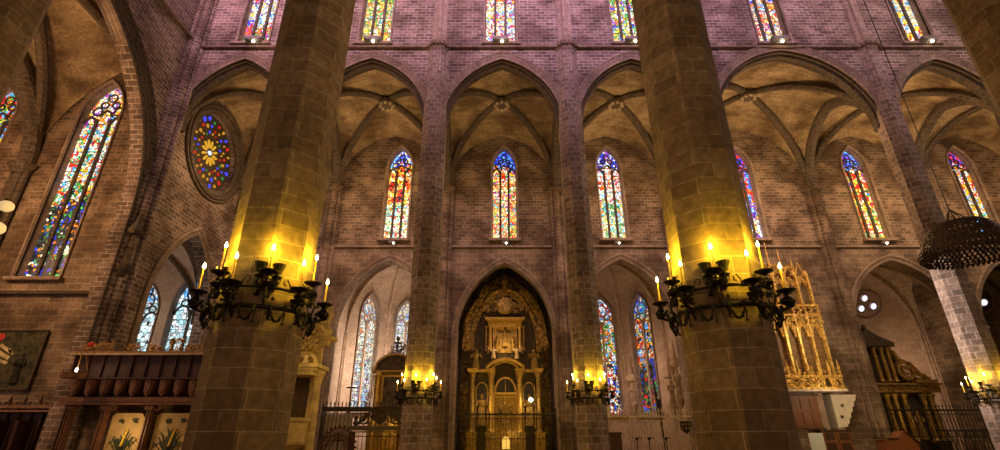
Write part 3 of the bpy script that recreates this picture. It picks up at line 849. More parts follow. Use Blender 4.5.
for i, (x, y, z, lab) in enumerate(hs_):
    h = h0 if i == 0 else copy_tree(h0)
    h.location = (x, y, z); h.rotation_euler.z = (.59, -.3, .1, -.05, .3)[i]; h['label'] = lab
for o_ in list(bpy.data.objects):
    if o_.type == 'LIGHT' and o_.parent and o_.parent.name.startswith('candle_hoop') and o_.parent.location.y > 20:
        d = o_.data
        if 'far_candle' not in bpy.data.lights:
            fd = d.copy(); fd.name = 'far_candle'; fd.energy = 90
        o_.data = bpy.data.lights['far_candle']

# ------------------------------------------------------------------ hanging bead crown on the right
t = thing('hanging_crown_lamp', 'wide dark crown of bead rows hanging on a wire before the lit pier', 'chandelier', (18.45, 18.0, 8.15))
t.scale = (.88, .88, .86)
BEAD = plain('dark_bead', (.06, .035, .022), .35, .3)
prof = [(1.62, -.06), (1.72, .06), (1.73, .2), (1.66, .34), (1.58, .48), (1.5, .62), (1.42, .76), (1.34, .9), (1.26, 1.04), (1.18, 1.18), (1.08, 1.32), (.95, 1.44)]
for r, z in prof:
    b = MB(); n = int(r * 34)
    for k in range(n):
        a = 2 * PI * k / n; b.lathe([(.015, -.10), (.06, -.05), (.062, 0), (.02, .05)], 5, (r * math.cos(a), r * math.sin(a), z - .03))
    b.tube([(r * math.cos(2 * PI * k / 36), r * math.sin(2 * PI * k / 36), z + .03) for k in range(36)], .03, 5, True)
    b.build('bead_row', BEAD, t)
b = MB()
for k in range(44):
    a = 2 * PI * k / 44; pts = [(r * math.cos(a), r * math.sin(a), z) for r, z in prof]; b.tube(pts, .022, 4)
for k in range(8):
    a = 2 * PI * k / 8; b.tube([(.95 * math.cos(a), .95 * math.sin(a), 1.42), (.4 * math.cos(a), .4 * math.sin(a), 1.7), (-.1, 0, 2.3)], .02, 4)
for r in (.5, .8):
    b.tube([(r * math.cos(2 * PI * k / 24), r * math.sin(2 * PI * k / 24), 1.5 if r > .6 else 1.62) for k in range(24)], .03, 4, True)
b.build('wire_frame', BEAD, t)
MB().tube([(-.1, 0, 2.3), (-.15, 0, 36)], .022, 5).build('hanging_wire', DARKIRON, t)

# ------------------------------------------------------------------ spotlights on the ledges
GREY = plain('lamp_housing', (.16, .14, .13), .5)
def spotlamp(x, y, z, w, lab, grp, first=[None, None], i=0, drop=.0):
    if first[i] is None:
        t = thing('spotlight', lab, 'lamp', (x, y, z), group=grp)
        MB().box((0, -.12, .18 if i == 0 else .0), (w, .4, .26 if i == 0 else .12)).box((0, .05, .1), (w * .3, .3, .1)).build('housing', GREY, t)
        MB().sph((.1, -.22, -.10), .1 if i == 0 else .08, n=8, m=5).build('bulb', LAMP, t)
        first[i] = t
    else:
        t = copy_tree(first[i]); t.location = (x, y, z); t['label'] = lab
    return t
for x, lb in ((-17.0, 'red and white clerestory window at the left'), (-8.7, 'yellow green clerestory window'), (.25, 'central clerestory window'), (9.5, 'green and yellow clerestory window'),
              (19.7, 'blue and white clerestory window'), (30.1, 'orange clerestory window at the right')):
    spotlamp(x, yface - .35, 26.95, 1.1, 'small grey spotlight on the ledge below the ' + lb, 'spotlights under the clerestory windows', i=0)
for x, lb in ((-8.15, 'red and blue aisle window'), (.62, 'tall central aisle window'), (9.4, 'blue white aisle window right of centre'), (30.2, 'red and yellow aisle window right of the gilded organ'), (39.2, 'rightmost aisle window')):
    spotlamp(x, YA - .3, 15.6, .5, 'tiny bright lamp under the ' + lb, 'lamps under the aisle windows', i=1)

# ------------------------------------------------------------------ central altarpiece
AY = 38.4
t = thing('altarpiece', 'tall dark and gilded carved altarpiece filling the central pointed arch', 'altarpiece', (.62, AY, 0))
MB().plate(arch_poly(0, 3.35, .05, 8.7, 13.9), .1, .3).build('back_panel', BLACKGOLD, t)
b = MB()
def in_arch(x, z): return z < 8.7 + arch_h(x, 3.3, 5.1) and abs(x) < 3.3
carve(b, -3.3, 3.3, 1, 13.8, .1, 1700, .19, lambda x, z: in_arch(x, z) and (abs(x) > 2.75 or z > 10.4) and (abs(x) > 1.4 or z > 12.4 or z < 10.2), .2)
b.build('carved_foliage', DARKGOLD, t)
b = MB()      # side wings curving in under the arch
for s in (-1, 1):
    for q in range(26):
        u = q / 25; x = s * (3.05 - 1.5 * u ** 2.2); z = 8.0 + 4.4 * u
        scroll(b, x, -.15, z, .32, 1.2, s, .07, u * 9); scroll(b, x - s * .5, -.2, z - .2, .2, 1.2, -s, .05, u * 5)
        b.sph((x - s * .22, -.12, z), .08, n=6, m=4)
for q in range(30):
    a = PI * q / 29; b.sph((1.65 * math.cos(a), -.2, 10.9 + 1.6 * math.sin(a)), .13, n=6, m=4)
    scroll(b, 1.35 * math.cos(a), -.2, 10.9 + 1.3 * math.sin(a), .2, 1.1, 1, .045, q)
b.build('scrolled_wings', plain('wing_gilding', (.40, .25, .06), .4, .6, var=.9, scale=4, bump=.6), t)
b = MB(); carve(b, -1.2, 1.2, 10.7, 12.0, -.15, 90, .14, lambda x, z: (x / 1.2) ** 2 + ((z - 11.2) / .9) ** 2 < 1, .15)
b.lathe([(.1, -.1), (.62, -.05), (.7, .02), (.5, .1)], 16, (0, -.3, 11.2), 0, Matrix.Rotation(PI / 2, 4, 'X'))
b.build('shield', OLDGOLD, t)
b = MB(); statue(b, 0, -.3, 12.3, 1.25); b.build('crowning_figure', OLDGOLD, t)
# upper storey
b = MB(); b.box((0, -.25, 10.12), (3.1, .9, .16)).box((0, -.2, 9.98), (2.8, .7, .12)).box((0, -.1, 9.72), (2.6, .5, .36)); b.build('upper_cornice', GOLD, t)
for s in (-1, 1):
    b = MB(); column(b, s * 1.15, -.35, 7.7, 9.6, .13); b.build('upper_column', GOLD, t)
    b = MB(); column(b, s * 1.45, -.2, 7.7, 9.6, .10); b.build('upper_column', OLDGOLD, t)
MB().plate([(-.95, 7.6), (.95, 7.6), (.95, 9.6), (-.95, 9.6)], -.02, .08).build('upper_panel', plain('gilded_panel', (.42, .26, .07), .5, .5, var=.5, scale=3, bump=.4), t)
b = MB(); b.box((0, -.15, 8.7), (.1, .08, 1.7)); b.box((0, -.15, 9.15), (.9, .08, .1)); b.build('crucifix', BLACKGOLD, t)
b = MB(); statue(b, 0, -.3, 8.0, 1.3, 'wide'); b.build('crucified_figure', OLDGOLD, t)
for s in (-1, 1):
    b = MB(); statue(b, s * .62, -.2, 7.7, 1.1); b.build('mourning_figure', OLDGOLD, t)
    b = MB(); statue(b, s * .88, -.55, 7.1, .85, 'out', 1.3)
    b.tube([(s * .98, -.4, 7.75), (s * 1.25, -.35, 8.0), (s * 1.3, -.35, 7.5)], [.06, .14, .03], 5); b.build('angel', plain('pale_gilding', (.75, .55, .3), .5, .2), t)
    b = MB(); statue(b, s * 2.2, -.25, 6.3, 1.5, 'out', 1.2); b.build('side_figure', OLDGOLD, t)
# main storey
b = MB()
pts = [(x / 8 * 1.5, 6.55 + .62 * (1 - (x / 8) ** 2)) for x in range(-8, 9)]
b.sweep([(p[0], -.45, p[1]) for p in pts], [(.35, 0), (.35, .2), (-.4, .28), (-.4, .1), (-.2, 0)], (0, 1, 0))
b.sweep([(p[0] * .8, -.45, p[1] - .28) for p in pts], [(.3, 0), (.3, .12), (-.25, .12), (-.25, 0)], (0, 1, 0))
b.build('segmental_pediment', GOLD, t)
for xs in ((-2.45, -1.1), (1.1, 2.45)):
    b = MB()
    for x in xs: b.box((x, -.4, 6.3), (.75, .7, .14)).box((x, -.4, 6.16), (.6, .6, .16)); 
    b.box(((xs[0] + xs[1]) / 2, -.1, 6.25), (1.4, .35, .22))
    b.build('entablature', GOLD, t)
for x in (-2.45, -1.05, 1.05, 2.45):
    b = MB(); column(b, x, -.45, 1.9, 6.1, .2 if abs(x) > 2 else .22, 12); b.build('column', GOLD if abs(x) < 2 else OLDGOLD, t)
for x in (-2.45, -1.05, 1.05, 2.45):
    b = MB(); b.box((x, -.4, 1.2), (.7, .75, 1.4)).box((x, -.4, 1.92), (.82, .85, .12)); carve(b, x - .3, x + .3, .7, 1.8, -.78, 10, .12, depth=.06); b.build('pedestal', OLDGOLD, t)
for s in (-1, 1):
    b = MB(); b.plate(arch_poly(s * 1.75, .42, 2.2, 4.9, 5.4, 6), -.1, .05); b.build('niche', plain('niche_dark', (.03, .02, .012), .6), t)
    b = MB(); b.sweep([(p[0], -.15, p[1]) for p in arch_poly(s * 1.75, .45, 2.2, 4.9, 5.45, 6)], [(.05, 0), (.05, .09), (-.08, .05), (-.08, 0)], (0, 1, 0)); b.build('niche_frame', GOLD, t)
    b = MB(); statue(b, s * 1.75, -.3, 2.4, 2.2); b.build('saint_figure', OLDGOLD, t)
# centre: dark lunette with a gold bar, then a relief
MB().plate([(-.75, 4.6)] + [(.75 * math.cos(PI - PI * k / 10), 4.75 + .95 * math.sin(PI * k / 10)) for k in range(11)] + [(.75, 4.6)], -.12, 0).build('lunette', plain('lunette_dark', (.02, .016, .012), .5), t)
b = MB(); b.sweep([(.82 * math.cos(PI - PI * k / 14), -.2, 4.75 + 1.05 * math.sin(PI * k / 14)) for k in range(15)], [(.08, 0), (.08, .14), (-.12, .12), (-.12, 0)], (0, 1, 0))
b.box((0, -.22, 4.62), (1.75, .2, .16)).box((0, -.2, 4.42), (1.7, .16, .08)).box((0, -.2, 5.2), (.035, .05, 1.0)).box((0, -.25, 3.95), (.03, .04, 1.0))
for s in (-1, 1): b.box((s * .82, -.15, 3.3), (.1, .2, 2.6))
b.box((0, -.15, 2.0), (1.75, .2, .12)); b.build('centre_frame', GOLD, t)
b = MB(); b.plate([(-.78, 2.0), (.78, 2.0), (.78, 4.5), (-.78, 4.5)], -.05, .05)
carve(b, -.7, .7, 2.1, 4.3, -.05, 60, .13, None, .12); statue(b, 0, -.2, 2.6, 1.4, 'out', 1.4); statue(b, -.4, -.15, 2.2, .8); statue(b, .42, -.15, 2.2, .8); b.build('relief', OLDGOLD, t)
b = MB(); b.box((0, -.4, 1.05), (1.5, .7, 2.0)); carve(b, -.7, .7, .3, 1.9, -.76, 40, .12, None, .05); b.build('tabernacle', OLDGOLD, t)
MB().plate(arch_poly(0, .26, .9, 1.45, 1.7, 5), -.9, -.82).build('tabernacle_door', plain('lit_gilding', (.9, .6, .18), .4, .3, emit=(1, .62, .12), es=.7), t)  # glow added to the material stands in for light on the gilding
b = MB(); b.box((0, -.8, .35), (5.6, 1.2, .7)).box((0, -1.0, .12), (6.4, 1.6, .24)); b.build('altar_step', S_AISLE, t)
for lx, ly, lz, p in ((0, 36.9, 8.2, 70), (-1.6, 36.7, 4.0, 40), (1.9, 36.7, 4.0, 40), (.6, 36.6, 2.0, 16), (-.6, 36.9, 11.8, 9)):
    point('altar_light', (.62 + lx * .9, ly, lz), p * .8, (1, .66, .26), .15)
t = thing('globe_lamp', 'small white globe hanging in front of the gilded altarpiece', 'lamp', (2.42, 37.0, 4.1))
MB().sph((0, 0, 0), .15, n=12, m=8).build('globe', LAMP, t, smooth=True); MB().tube([(0, 0, .15), (0, 0, 9)], .01, 4).build('cord', DARKIRON, t)
grille('iron_grille', 'thin iron grille closing the foot of the altarpiece chapel', -2.8, 4.05, 3.1, YA + .35, .38, .12, group=None)

# ------------------------------------------------------------------ chapel left of the altarpiece
grille('iron_grille', 'dark spiked chapel grille under the two tall pale windows', -12.0, -4.8, 3.42, YA - .05, .26, .5, slant=1, top=.3)
t = thing('board_screen', 'pale slatted board screen behind the dark grille under the tall pale window', 'screen', (-11.0, 36.6, 0))
b = MB(); b.box((0, .06, 1.6), (1.9, .06, 3.1))
for k in range(12): b.box((-.9 + k * .164, 0, 1.6), (.09, .06, 3.1))
b.build('boards', plain('pale_board', (.62, .52, .42), .7), t)
LEAD = plain('grey_boards', (.34, .27, .21), .8, var=.5, scale=8)
t = thing('retable', 'small dark arched retable with a cross on top behind the left candle hoop', 'altarpiece', (-7.8, 39.3, 0))
b = MB(); b.plate([(-1.55, 0), (1.55, 0), (1.55, 6.2), (-1.55, 6.2)], -.1, .3); b.build('body', OLDGOLD, t)
b = MB(); b.plate([(-.85, 2.6), (.85, 2.6), (.85, 5.9), (-.85, 5.9)], -.2, -.12); b.build('painting', plain('dark_painting', (.06, .04, .025), .4, var=.8, scale=3), t)
b = MB()
for s in (-1, 1): column(b, s * 1.2, -.35, 2.3, 6.2, .16); b.box((s * .92, -.2, 4.25), (.12, .12, 3.4))
b.box((0, -.2, 5.95), (1.9, .14, .12)); b.build('columns', GOLD, t)
b = MB(); b.plate([(-1.7, 6.2)] + [(1.6 * math.cos(PI - PI * k / 14), 6.4 + 1.15 * math.sin(PI * k / 14)) for k in range(15)] + [(1.7, 6.2)], -.35, .3); b.build('arched_top', BLACKGOLD, t)
b = MB(); b.sweep([(1.62 * math.cos(PI - PI * k / 16), -.35, 6.45 + 1.2 * math.sin(PI * k / 16)) for k in range(17)], [(.1, 0), (.1, .16), (-.2, .16), (-.2, 0)], (0, 1, 0)); b.box((0, -.25, 6.3), (3.6, .4, .16))
b.build('arched_moulding', OLDGOLD, t)
b = MB(); carve(b, -.6, .6, 7.6, 8.3, -.2, 40, .14); b.box((0, -.2, 8.3), (.14, .1, 1.1)).box((0, -.2, 8.45), (.6, .1, .14)); b.sph((0, -.2, 8.8), .16); b.build('cresting', BLACKGOLD, t)
b = MB()
for k in range(14): scroll(b, -1.75 - .3 * math.sin(k * .5), -.2, 3 + k * .28, .2, 1.2, -1, .05, k)
b.build('side_scroll', OLDGOLD, t)
t = thing('crucifix', 'thin standing cross at the foot of the tall pale window', 'cross', (-10.7, 37.8, 0))
MB().tube([(0, 0, 0), (0, 0, 5.6)], .05, 5).box((0, 0, 5.0), (.7, .08, .1)).sph((0, 0, 5.65), .08).lathe([(.4, 0), (.1, .3)], 8).build('cross', BLACKGOLD, t)
t = thing('chapel_portal', 'dark timber portal with scrolled shield pediment before shining gilded carving', 'doorway', (-7.9, 35.55, 0))
for s in (-1, 1): MB().box((s * 1.75, 0, 1.0), (.34, .4, 2.0)).build('doorpost', WOOD, t)
MB().box((0, 0, 2.3), (4.0, .5, .12)).box((0, 0, 2.16), (3.7, .36, .2)).box((0, 0, 1.98), (3.8, .45, .08)).build('lintel', plain('portal_frieze', (.12, .08, .05), .6), t)
b = MB()
for s in (-1, 1):
    scroll(b, s * 1.1, 0, 2.75, .4, 1.4, s, .09, PI / 2); b.tube([(s * 1.7, 0, 2.4), (s * 1.3, 0, 2.6), (s * .7, 0, 3.2)], .1, 6); b.lathe([(.12, 0), (.2, .2), (.1, .35), (.16, .5), (.02, .7)], 8, (s * 1.6, 0, 2.35)); b.build('pediment_scroll', BLACKGOLD, t); b = MB()
b = MB(); b.plate([(0, 2.4), (.45, 2.75), (.5, 3.3), (0, 3.45), (-.5, 3.3), (-.45, 2.75)], -.12, .06); carve(b, -.7, .7, 2.4, 3.7, -.05, 26, .13); b.build('shield', BLACKGOLD, t)
t = thing('gilded_altar', 'glittering gilded altar seen through the dark timber portal', 'altar', (-7.6, 38.0, 0))
b = MB(); b.box((0, .2, 1.3), (3.4, .3, 2.6)); carve(b, -1.7, 1.7, .2, 2.9, .05, 160, .16, None, .15); b.build('carved_front', GOLD, t)
b = MB()
for x in (-1.3, -.45, .45, 1.3): column(b, x, -.25, .2, 2.7, .12)
b.build('columns', GOLD, t)
point('altar_light', (-7.6, 36.9, 2.4), 26, (1, .66, .2), .1)
t = thing('iron_screen', 'round-topped wrought iron leaf screen with a cross beside the portal', 'screen', (-10.35, 34.9, 0))
b = MB()
for r in (1.05, .72): b.tube([(r * math.cos(PI * k / 18), 0, 1.05 + r * 1.1 * math.sin(PI * k / 18)) for k in range(19)], .05, 5)
for k in range(13):
    a = PI * k / 12; c, s = math.cos(a), math.sin(a)
    scroll(b, .9 * c, 0, 1.05 + .98 * s, .16, 1.3, 1, .035, a); scroll(b, .5 * c, 0, 1.05 + .55 * s, .16, 1.2, -1, .03, a); b.sph((1.15 * c, 0, 1.05 + 1.28 * s), .1, n=6, m=4)
for s in (-1, 1): b.box((s * 1.05, 0, .55), (.1, .1, 1.1))
b.build('iron_scrollwork', plain('rusty_iron', (.07, .028, .014), .6, .3), t)
MB().box((0, -.05, 1.2), (.1, .08, 1.5)).box((0, -.05, 1.45), (.75, .08, .1)).build('cross', BLACKGOLD, t)

# ------------------------------------------------------------------ chapel right of the altarpiece
grille('iron_grille', 'chapel grille with pale pickets right of the altarpiece', 6.6, 13.35, 2.95, YA - .05, .2, .55, plain('pale_iron', (.50, .38, .24), .5), slant=3, bar=.034)
STAT = plain('statue_stone', (.40, .29, .19), .8, var=.4, scale=3, bump=.3)
def niche_statue(x, y, z, h, lab):
    t = thing('stone_statue', lab, 'statue', (x, y, z), group='stone statues along the chapel walls')
    b = MB(); b.lathe([(.12, -.7), (.3, -.2), (.38, -.05), (.38, 0)], 8); b.build('corbel', STAT, t)
    b = MB(); statue(b, 0, 0, 0, h); b.build('figure', STAT, t)
    b = MB(); b.lathe([(.36, h + .15), (.42, h + .3), (.36, h + .6), (.2, h + .9), (.12, h + 1.4), (.03, h + 2.1)], 6)
    for k in range(6): b.tube([(.36 * math.cos(k * PI / 3), .36 * math.sin(k * PI / 3), h + .1), (.4 * math.cos(k * PI / 3), .4 * math.sin(k * PI / 3), h + .9)], [.05, .01], 4)
    b.build('canopy', STAT, t)
niche_statue(11.45, 43.6, 4.2, 1.7, 'grey saint under a tall canopy between the two tall coloured windows')
niche_statue(13.25, 39.2, 3.8, 1.9, 'stone saint in shadow on the right wall beside the chapel grille')
niche_statue(13.27, 37.6, 4.2, 2.1, 'tall stone saint under a canopy nearest the right chapel jamb')
niche_statue(9.2, 44.12, 3.2, 1.8, 'pale pinnacled stone statue at the foot of the blue chapel window')
t = thing('processional_pole', 'dark tall leaning pole behind the pale chapel grille', 'pole', (11.9, 37.6, 0))
MB().tube([(0, 0, 0), (-.25, 0, 3.0), (-.5, 0, 6.4)], [.12, .11, .05], 6).lathe([(.4, 0), (.12, .3)], 8).build('pole', BLACKGOLD, t)
b = MB(); b.box((-.25, -.05, 3.6), (.32, .2, 1.1)); b.sph((-.5, 0, 6.45), .12); b.build('cloth_wrap', plain('dark_cloth', (.03, .025, .03), .9), t)
t = thing('hanging_shield', 'small black coat of arms hung on the right of the pale grille', 'shield', (12.7, YA - .28, 2.15))
b = MB().plate([(0, -.3), (.33, -.02), (.38, .5), (-.38, .5), (-.33, -.02)], -.08, 0); b.build('board', plain('black_board', (.015, .012, .012), .4), t)
b = MB()
for x in (-.24, 0, .24):
    for z in (.05, .3): b.box((x, -.1, z), (.12, .03, .12))
b.build('charges', OLDGOLD, t)
for x, z, lab in ((7.75, 1.2, 'small brown wooden box fixed beside the pale grille'),):
    t = thing('alms_box', lab, 'box', (x, YA - 1.0, 0)); MB().box((0, 0, 1.35), (.7, .5, 1.0)).box((0, 0, 1.9), (.8, .6, .1)).build('body', WOOD, t); MB().box((0, 0, .45), (.2, .2, .9)).build('post', WOOD, t)
for i, x in enumerate((9.1, 9.9, 11.0)):
    t = thing('candle_stand', ('thin iron lamp stand left of the others before the pale grille', 'thin iron lamp stand in the middle before the pale grille', 'thin iron lamp stand right of the others before the pale grille')[i], 'stand', (x, YA - 1.2, 0), group='iron lamp stands')
    MB().tube([(0, 0, 0), (0, 0, 1.5), (.2, 0, 1.65), (.3, 0, 1.55)], .03, 5).lathe([(.22, 0), (.04, .08)], 8).build('stem', IRON, t)
    MB().lathe([(.05, 1.45), (.14, 1.6), (.05, 1.65)], 8).build('cup', IRON, t)

# ------------------------------------------------------------------ gilded gothic organ gallery
BG = plain('bright_gilding', (.85, .56, .16), .42, .55, var=.6, scale=7, bump=.7)
OX, OY, OW = 20.3, 34.9, 2.75
t = thing('organ_gallery', 'gilded gothic organ case with pinnacles above a carved balcony, partly behind the right pier', 'organ', (OX, OY, 0))
b = MB(); b.box((0, .5, 9.0), (2 * OW - .3, .9, 9.2)); b.build('case_back', plain('case_brown', (.20, .11, .04), .6, var=.5), t)  # brown backing of the organ case
b = MB(); b.box((0, 0, 4.5), (2 * OW + .2, 1.9, .14)); b.build('balcony_floor', plain('pale_plank', (.62, .52, .42), .7), t)
b = MB(); b.box((0, -.75, 4.95), (2 * OW, .12, .75)); b.box((0, -.78, 5.4), (2 * OW + .1, .2, .1)); b.box((0, -.78, 4.62), (2 * OW + .1, .2, .1)); carve(b, -OW, OW, 4.6, 5.4, -.82, 170, .14, None, .1)
b.build('balcony_front', BG, t)
for k in range(8):
    x = -OW + .35 + k * .69; MB().plate([(x - .2, 4.72), (x + .2, 4.72), (x + .12, 5.25), (x - .12, 5.25)], -.84, -.8).build('balcony_opening', BLACKGOLD, t)
b = MB()
for k in range(9):
    x = -OW + k * 2 * OW / 8; b.box((x, -.72, 5.75), (.1, .12, .7)); b.lathe([(.07, 6.1), (.03, 6.3), (.01, 6.5)], 5, (x, -.72, 0))
carve(b, -OW, OW, 5.45, 5.95, -.72, 90, .1, None, .06); b.build('parapet_tracery', BG, t)
bays = [(-OW + .1 + k * (2 * OW - .2) / 6) for k in range(7)]
def arcade_tier(z0, z1, yy, pmat, pname):
    for k in range(6):
        xm = (bays[k] + bays[k + 1]) / 2; w = (bays[k + 1] - bays[k]) / 2 - .08
        MB().box((xm, yy + .15, (z0 + z1) / 2), (2 * w, .06, z1 - z0)).build(pname, pmat, t)
for_p = wood('organ_wood', (.36, .16, .08), (.2, .08, .04))
arcade_tier(5.7, 6.5, .0, plain('rose_panel', (.42, .17, .10), .7), 'red_panel')
arcade_tier(6.6, 7.3, .0, for_p, 'brown_panel'); arcade_tier(7.35, 8.6, .0, plain('pale_panel', (.75, .50, .28), .7, var=.3), 'pale_panel')
b = MB()
for k in range(7):
    b.box((bays[k], -.2, 7.6), (.14, .3, 4.2)); b.lathe([(.12, 9.3), (.14, 9.5), (.09, 9.7), (.03, 10.4)], 5, (bays[k], -.3, 0))
for k in range(6):
    xm = (bays[k] + bays[k + 1]) / 2; w = (bays[k + 1] - bays[k]) / 2
    for q in (0, .14): b.sweep([(p[0], -.15, p[1]) for p in arch_line(xm, w - .05 - q * .6, 8.1, 1.1 - q, 6)], [(.05, 0), (.05, .08), (-.08, .05), (-.08, 0)], (0, 1, 0))
    b.tube([(bays[k], -.2, 8.5), (xm, -.2, 9.5), (bays[k + 1], -.2, 8.5)], .06, 4)
    for q in range(6):
        u = q / 5; b.sph((bays[k] + (xm - bays[k]) * u, -.25, 8.5 + u), .06, n=5, m=4); b.sph((bays[k + 1] + (xm - bays[k + 1]) * u, -.25, 8.5 + u), .06, n=5, m=4)
b.build('lower_arcade', BG, t)
b = MB(); b.box((0, -.15, 9.65), (2 * OW, .35, .12)).box((0, -.15, 10.35), (2 * OW, .35, .12)); carve(b, -OW, OW, 8.9, 10.4, -.3, 260, .12, None, .1); b.build('carved_band', BG, t)
b = MB()
for k in range(34):
    x = -OW + .3 + k * (2 * OW - .6) / 33; b.tube([(x, 0, 10.4), (x, 0, 12.0 + .5 * abs(math.sin(k * .55)))], .05, 6)
b.build('organ_pipes', plain('organ_pipe', (.5, .42, .30), .35, .7), t)
b = MB()
tops = [13.2, 14.1, 14.6, 15.3, 14.7, 13.9, 12.9]
for k in range(7):
    b.box((bays[k] * .95, -.2, 11.5), (.13, .3, 2.4))
    b.lathe([(.13, 12.5), (.18, 12.7), (.1, 12.9), (.1, 13.0), (.02, tops[k])], 5, (bays[k] * .95, -.2, 0))
    for q in range(5): b.sph((bays[k] * .95, -.3, 12.8 + (tops[k] - 12.8) * q / 5), .08 * (1 - q / 6), n=5, m=4)
for k in range(6):
    xm = (bays[k] + bays[k + 1]) / 2 * .95; w = .44
    for q in range(3): b.sweep([(p[0], -.15, p[1]) for p in arch_line(xm, w - q * .12, 11.6 + q * .1, .9 - q * .2, 5)], [(.04, 0), (.04, .06), (-.07, .04), (-.07, 0)], (0, 1, 0))
    b.tube([(xm - w, -.2, 12.2), (xm, -.2, 13.4 + .2 * (k % 2)), (xm + w, -.2, 12.2)], .05, 4)
carve(b, -OW * .93, OW * .93, 12.0, 13.6, -.15, 220, .13, lambda x, z: z < 13.9 - abs(x) * .35, .12)
b.build('pinnacles', BG, t)
point('organ_light', (OX + 1.2, OY - 2.6, 8.0), 180, (1, .78, .46), .3); point('organ_light', (OX + 1.5, OY - 2.4, 4.0), 70, (1, .78, .52), .2)
MB().box((-.5, .55, 2.25), (3.3, .5, 4.4)).box((1.45, .5, 2.25), (.55, .7, 4.4)).build('base_wall', S_CHAP, t)
t = thing('panelled_door', 'red brown panelled door under the gilded balcony', 'door', (20.6, 35.02, 2.22))
MB().box((0, 0, 1.0), (1.9, .12, 2.0)).build('leaf', REDWOOD, t)
b = MB()
for x in (-.62, 0, .62): b.box((x, -.08, .55), (.5, .04, .8)).box((x, -.08, 1.5), (.5, .04, .7))
b.build('raised_panel', REDWOOD, t); MB().box((0, -.05, 2.05), (2.1, .25, .12)).box((0, -.05, -.05), (2.1, .25, .1)).build('door_frame', WOOD, t)
t = thing('stepped_corbel', 'whitewashed stepped corbel under the right end of the gilded balcony', 'corbel', (22.9, 35.5, 0))
b = MB(); pl = [(-.3, 2.2), (.35, 2.3)]
for k in range(5): pl += [(.35 + .2 * k, 2.4 + .36 * k), (.5 + .2 * k, 2.5 + .36 * k), (.55 + .2 * k, 2.7 + .36 * k)]
pl += [(1.45, 4.3), (-.3, 4.3)]
b.plate(pl, -.45, .45); b.build('stepped_block', plain('whitewash', (.85, .78, .68), .8, var=.1), t)
b = MB()
for x, z in ((.1, 2.9), (.3, 3.6)): b.box((x, -.47, z), (.16, .05, .18))
b.build('vent_hole', BLACKGOLD, t)
MB().box((-.1, 0, 1.1), (.5, .8, 2.2)).build('pilaster', S_CHAP, t)
t = thing('confessional', 'brown wooden cabinet with panelled shutters below the whitewashed corbel', 'cabinet', (21.9, 34.65, 0))
MB().box((0, 0, 1.0), (1.9, .5, 2.0)).box((0, 0, 2.05), (2.1, .65, .1)).build('body', WOOD, t)
for s in (-1, 1):
    d = MB().box((s * .46, -.28, 1.05), (.86, .06, 1.8)).build('door', REDWOOD, t)
    b = MB()
    for q in range(3): b.box((s * .46, -.33, .5 + q * .6), (.6, .04, .42))
    b.build('raised_panel', WOOD, d)
t = thing('notice_board', 'pale bluish white board standing left of the wooden cabinet', 'board', (20.35, 34.1, 0))
MB().box((0, 0, 1.15), (.95, .08, 1.5)).build('board', plain('white_board', (.72, .82, .85), .5, var=.05), t)
MB().box((-.52, 0, 1.0), (.08, .12, 2.0)).box((.52, 0, 1.0), (.08, .12, 2.0)).build('frame', REDWOOD, t)
t = thing('stone_block', 'narrow stone pedestal hidden beside the right foreground pier', 'pedestal', (19.1, 33.8, 0))
MB().box((0, 0, 1.0), (.75, .7, 2.0)).box((0, 0, 2.03), (.85, .8, .1)).build('block', S_AISLE, t)

# ------------------------------------------------------------------ altarpiece in the right chapel
t = thing('altarpiece', 'dark baroque altarpiece with gilded columns and scrolled gable in the right chapel', 'altarpiece', (29.6, 40.0, 0))
b = MB(); b.plate([(-2.6, 0), (4.2, 0), (4.2, 5.9), (2.4, 6.1), (1.9, 8.9), (-2.0, 8.9), (-2.6, 6)], .1, .4); b.build('back_panel', BLACKGOLD, t)
for x in (-1.9, -1.3, .2, .8, 1.5, 3.0, 3.6):
    b = MB(); column(b, x, -.35, 1.3, 4.7, .2, 8); b.build('column', OLDGOLD, t)
for x in (-1.6, .5, 1.5, 3.3): MB().box((x, -.3, .8), (.95, .7, 1.1)).box((x, -.3, 1.38), (1.0, .8, .1)).build('pedestal', BLACKGOLD, t)
b = MB(); b.box((1.0, -.2, 5.05), (6.8, .7, .5)).box((1.0, -.3, 5.4), (7.1, .9, .14)).box((3.3, -.4, 5.6), (1.6, 1.0, .2)); carve(b, -2.2, 4.2, 4.85, 5.3, -.55, 60, .13, None, .06); b.build('entablature', OLDGOLD, t)
for x in (-1.2, -.6, .3, .9, 1.4):
    b = MB(); column(b, x, -.3, 5.6, 8.2, .15, 8); b.build('upper_column', OLDGOLD, t)
b = MB(); b.box((.1, -.2, 8.4), (3.6, .8, .3)); b.plate([(-1.9, 8.55), (2.1, 8.55), (.9, 9.1), (.1, 9.7), (-.7, 9.1)], -.5, .3); b.sph((.1, -.2, 9.8), .25); b.build('upper_gable', BLACKGOLD, t)
b = MB(); scroll(b, 2.5, -.2, 6.4, .75, 1.6, 1, .2, PI / 2, n=18); b.tube([(1.8, -.2, 8.0), (2.1, -.2, 7.3), (2.9, -.2, 7.0), (3.4, -.2, 6.2), (4.0, -.2, 5.8)], .18, 6); scroll(b, 3.7, -.2, 5.95, .4, 1.3, -1, .12, 0); carve(b, 1.9, 3.4, 5.6, 7.2, -.1, 40, .16, lambda x, z: z < 8.6 - x * .7); b.build('scrolled_volute', OLDGOLD, t)
MB().plate([(-.05, 1.2), (.02, 1.2)] + arch_poly(2.3, .55, 1.2, 3.9, 4.5, 6)[::-1][:0] + [(.02, 4.4), (-.05, 4.4)], -.1, .05).build('pilaster_strip', BLACKGOLD, t)
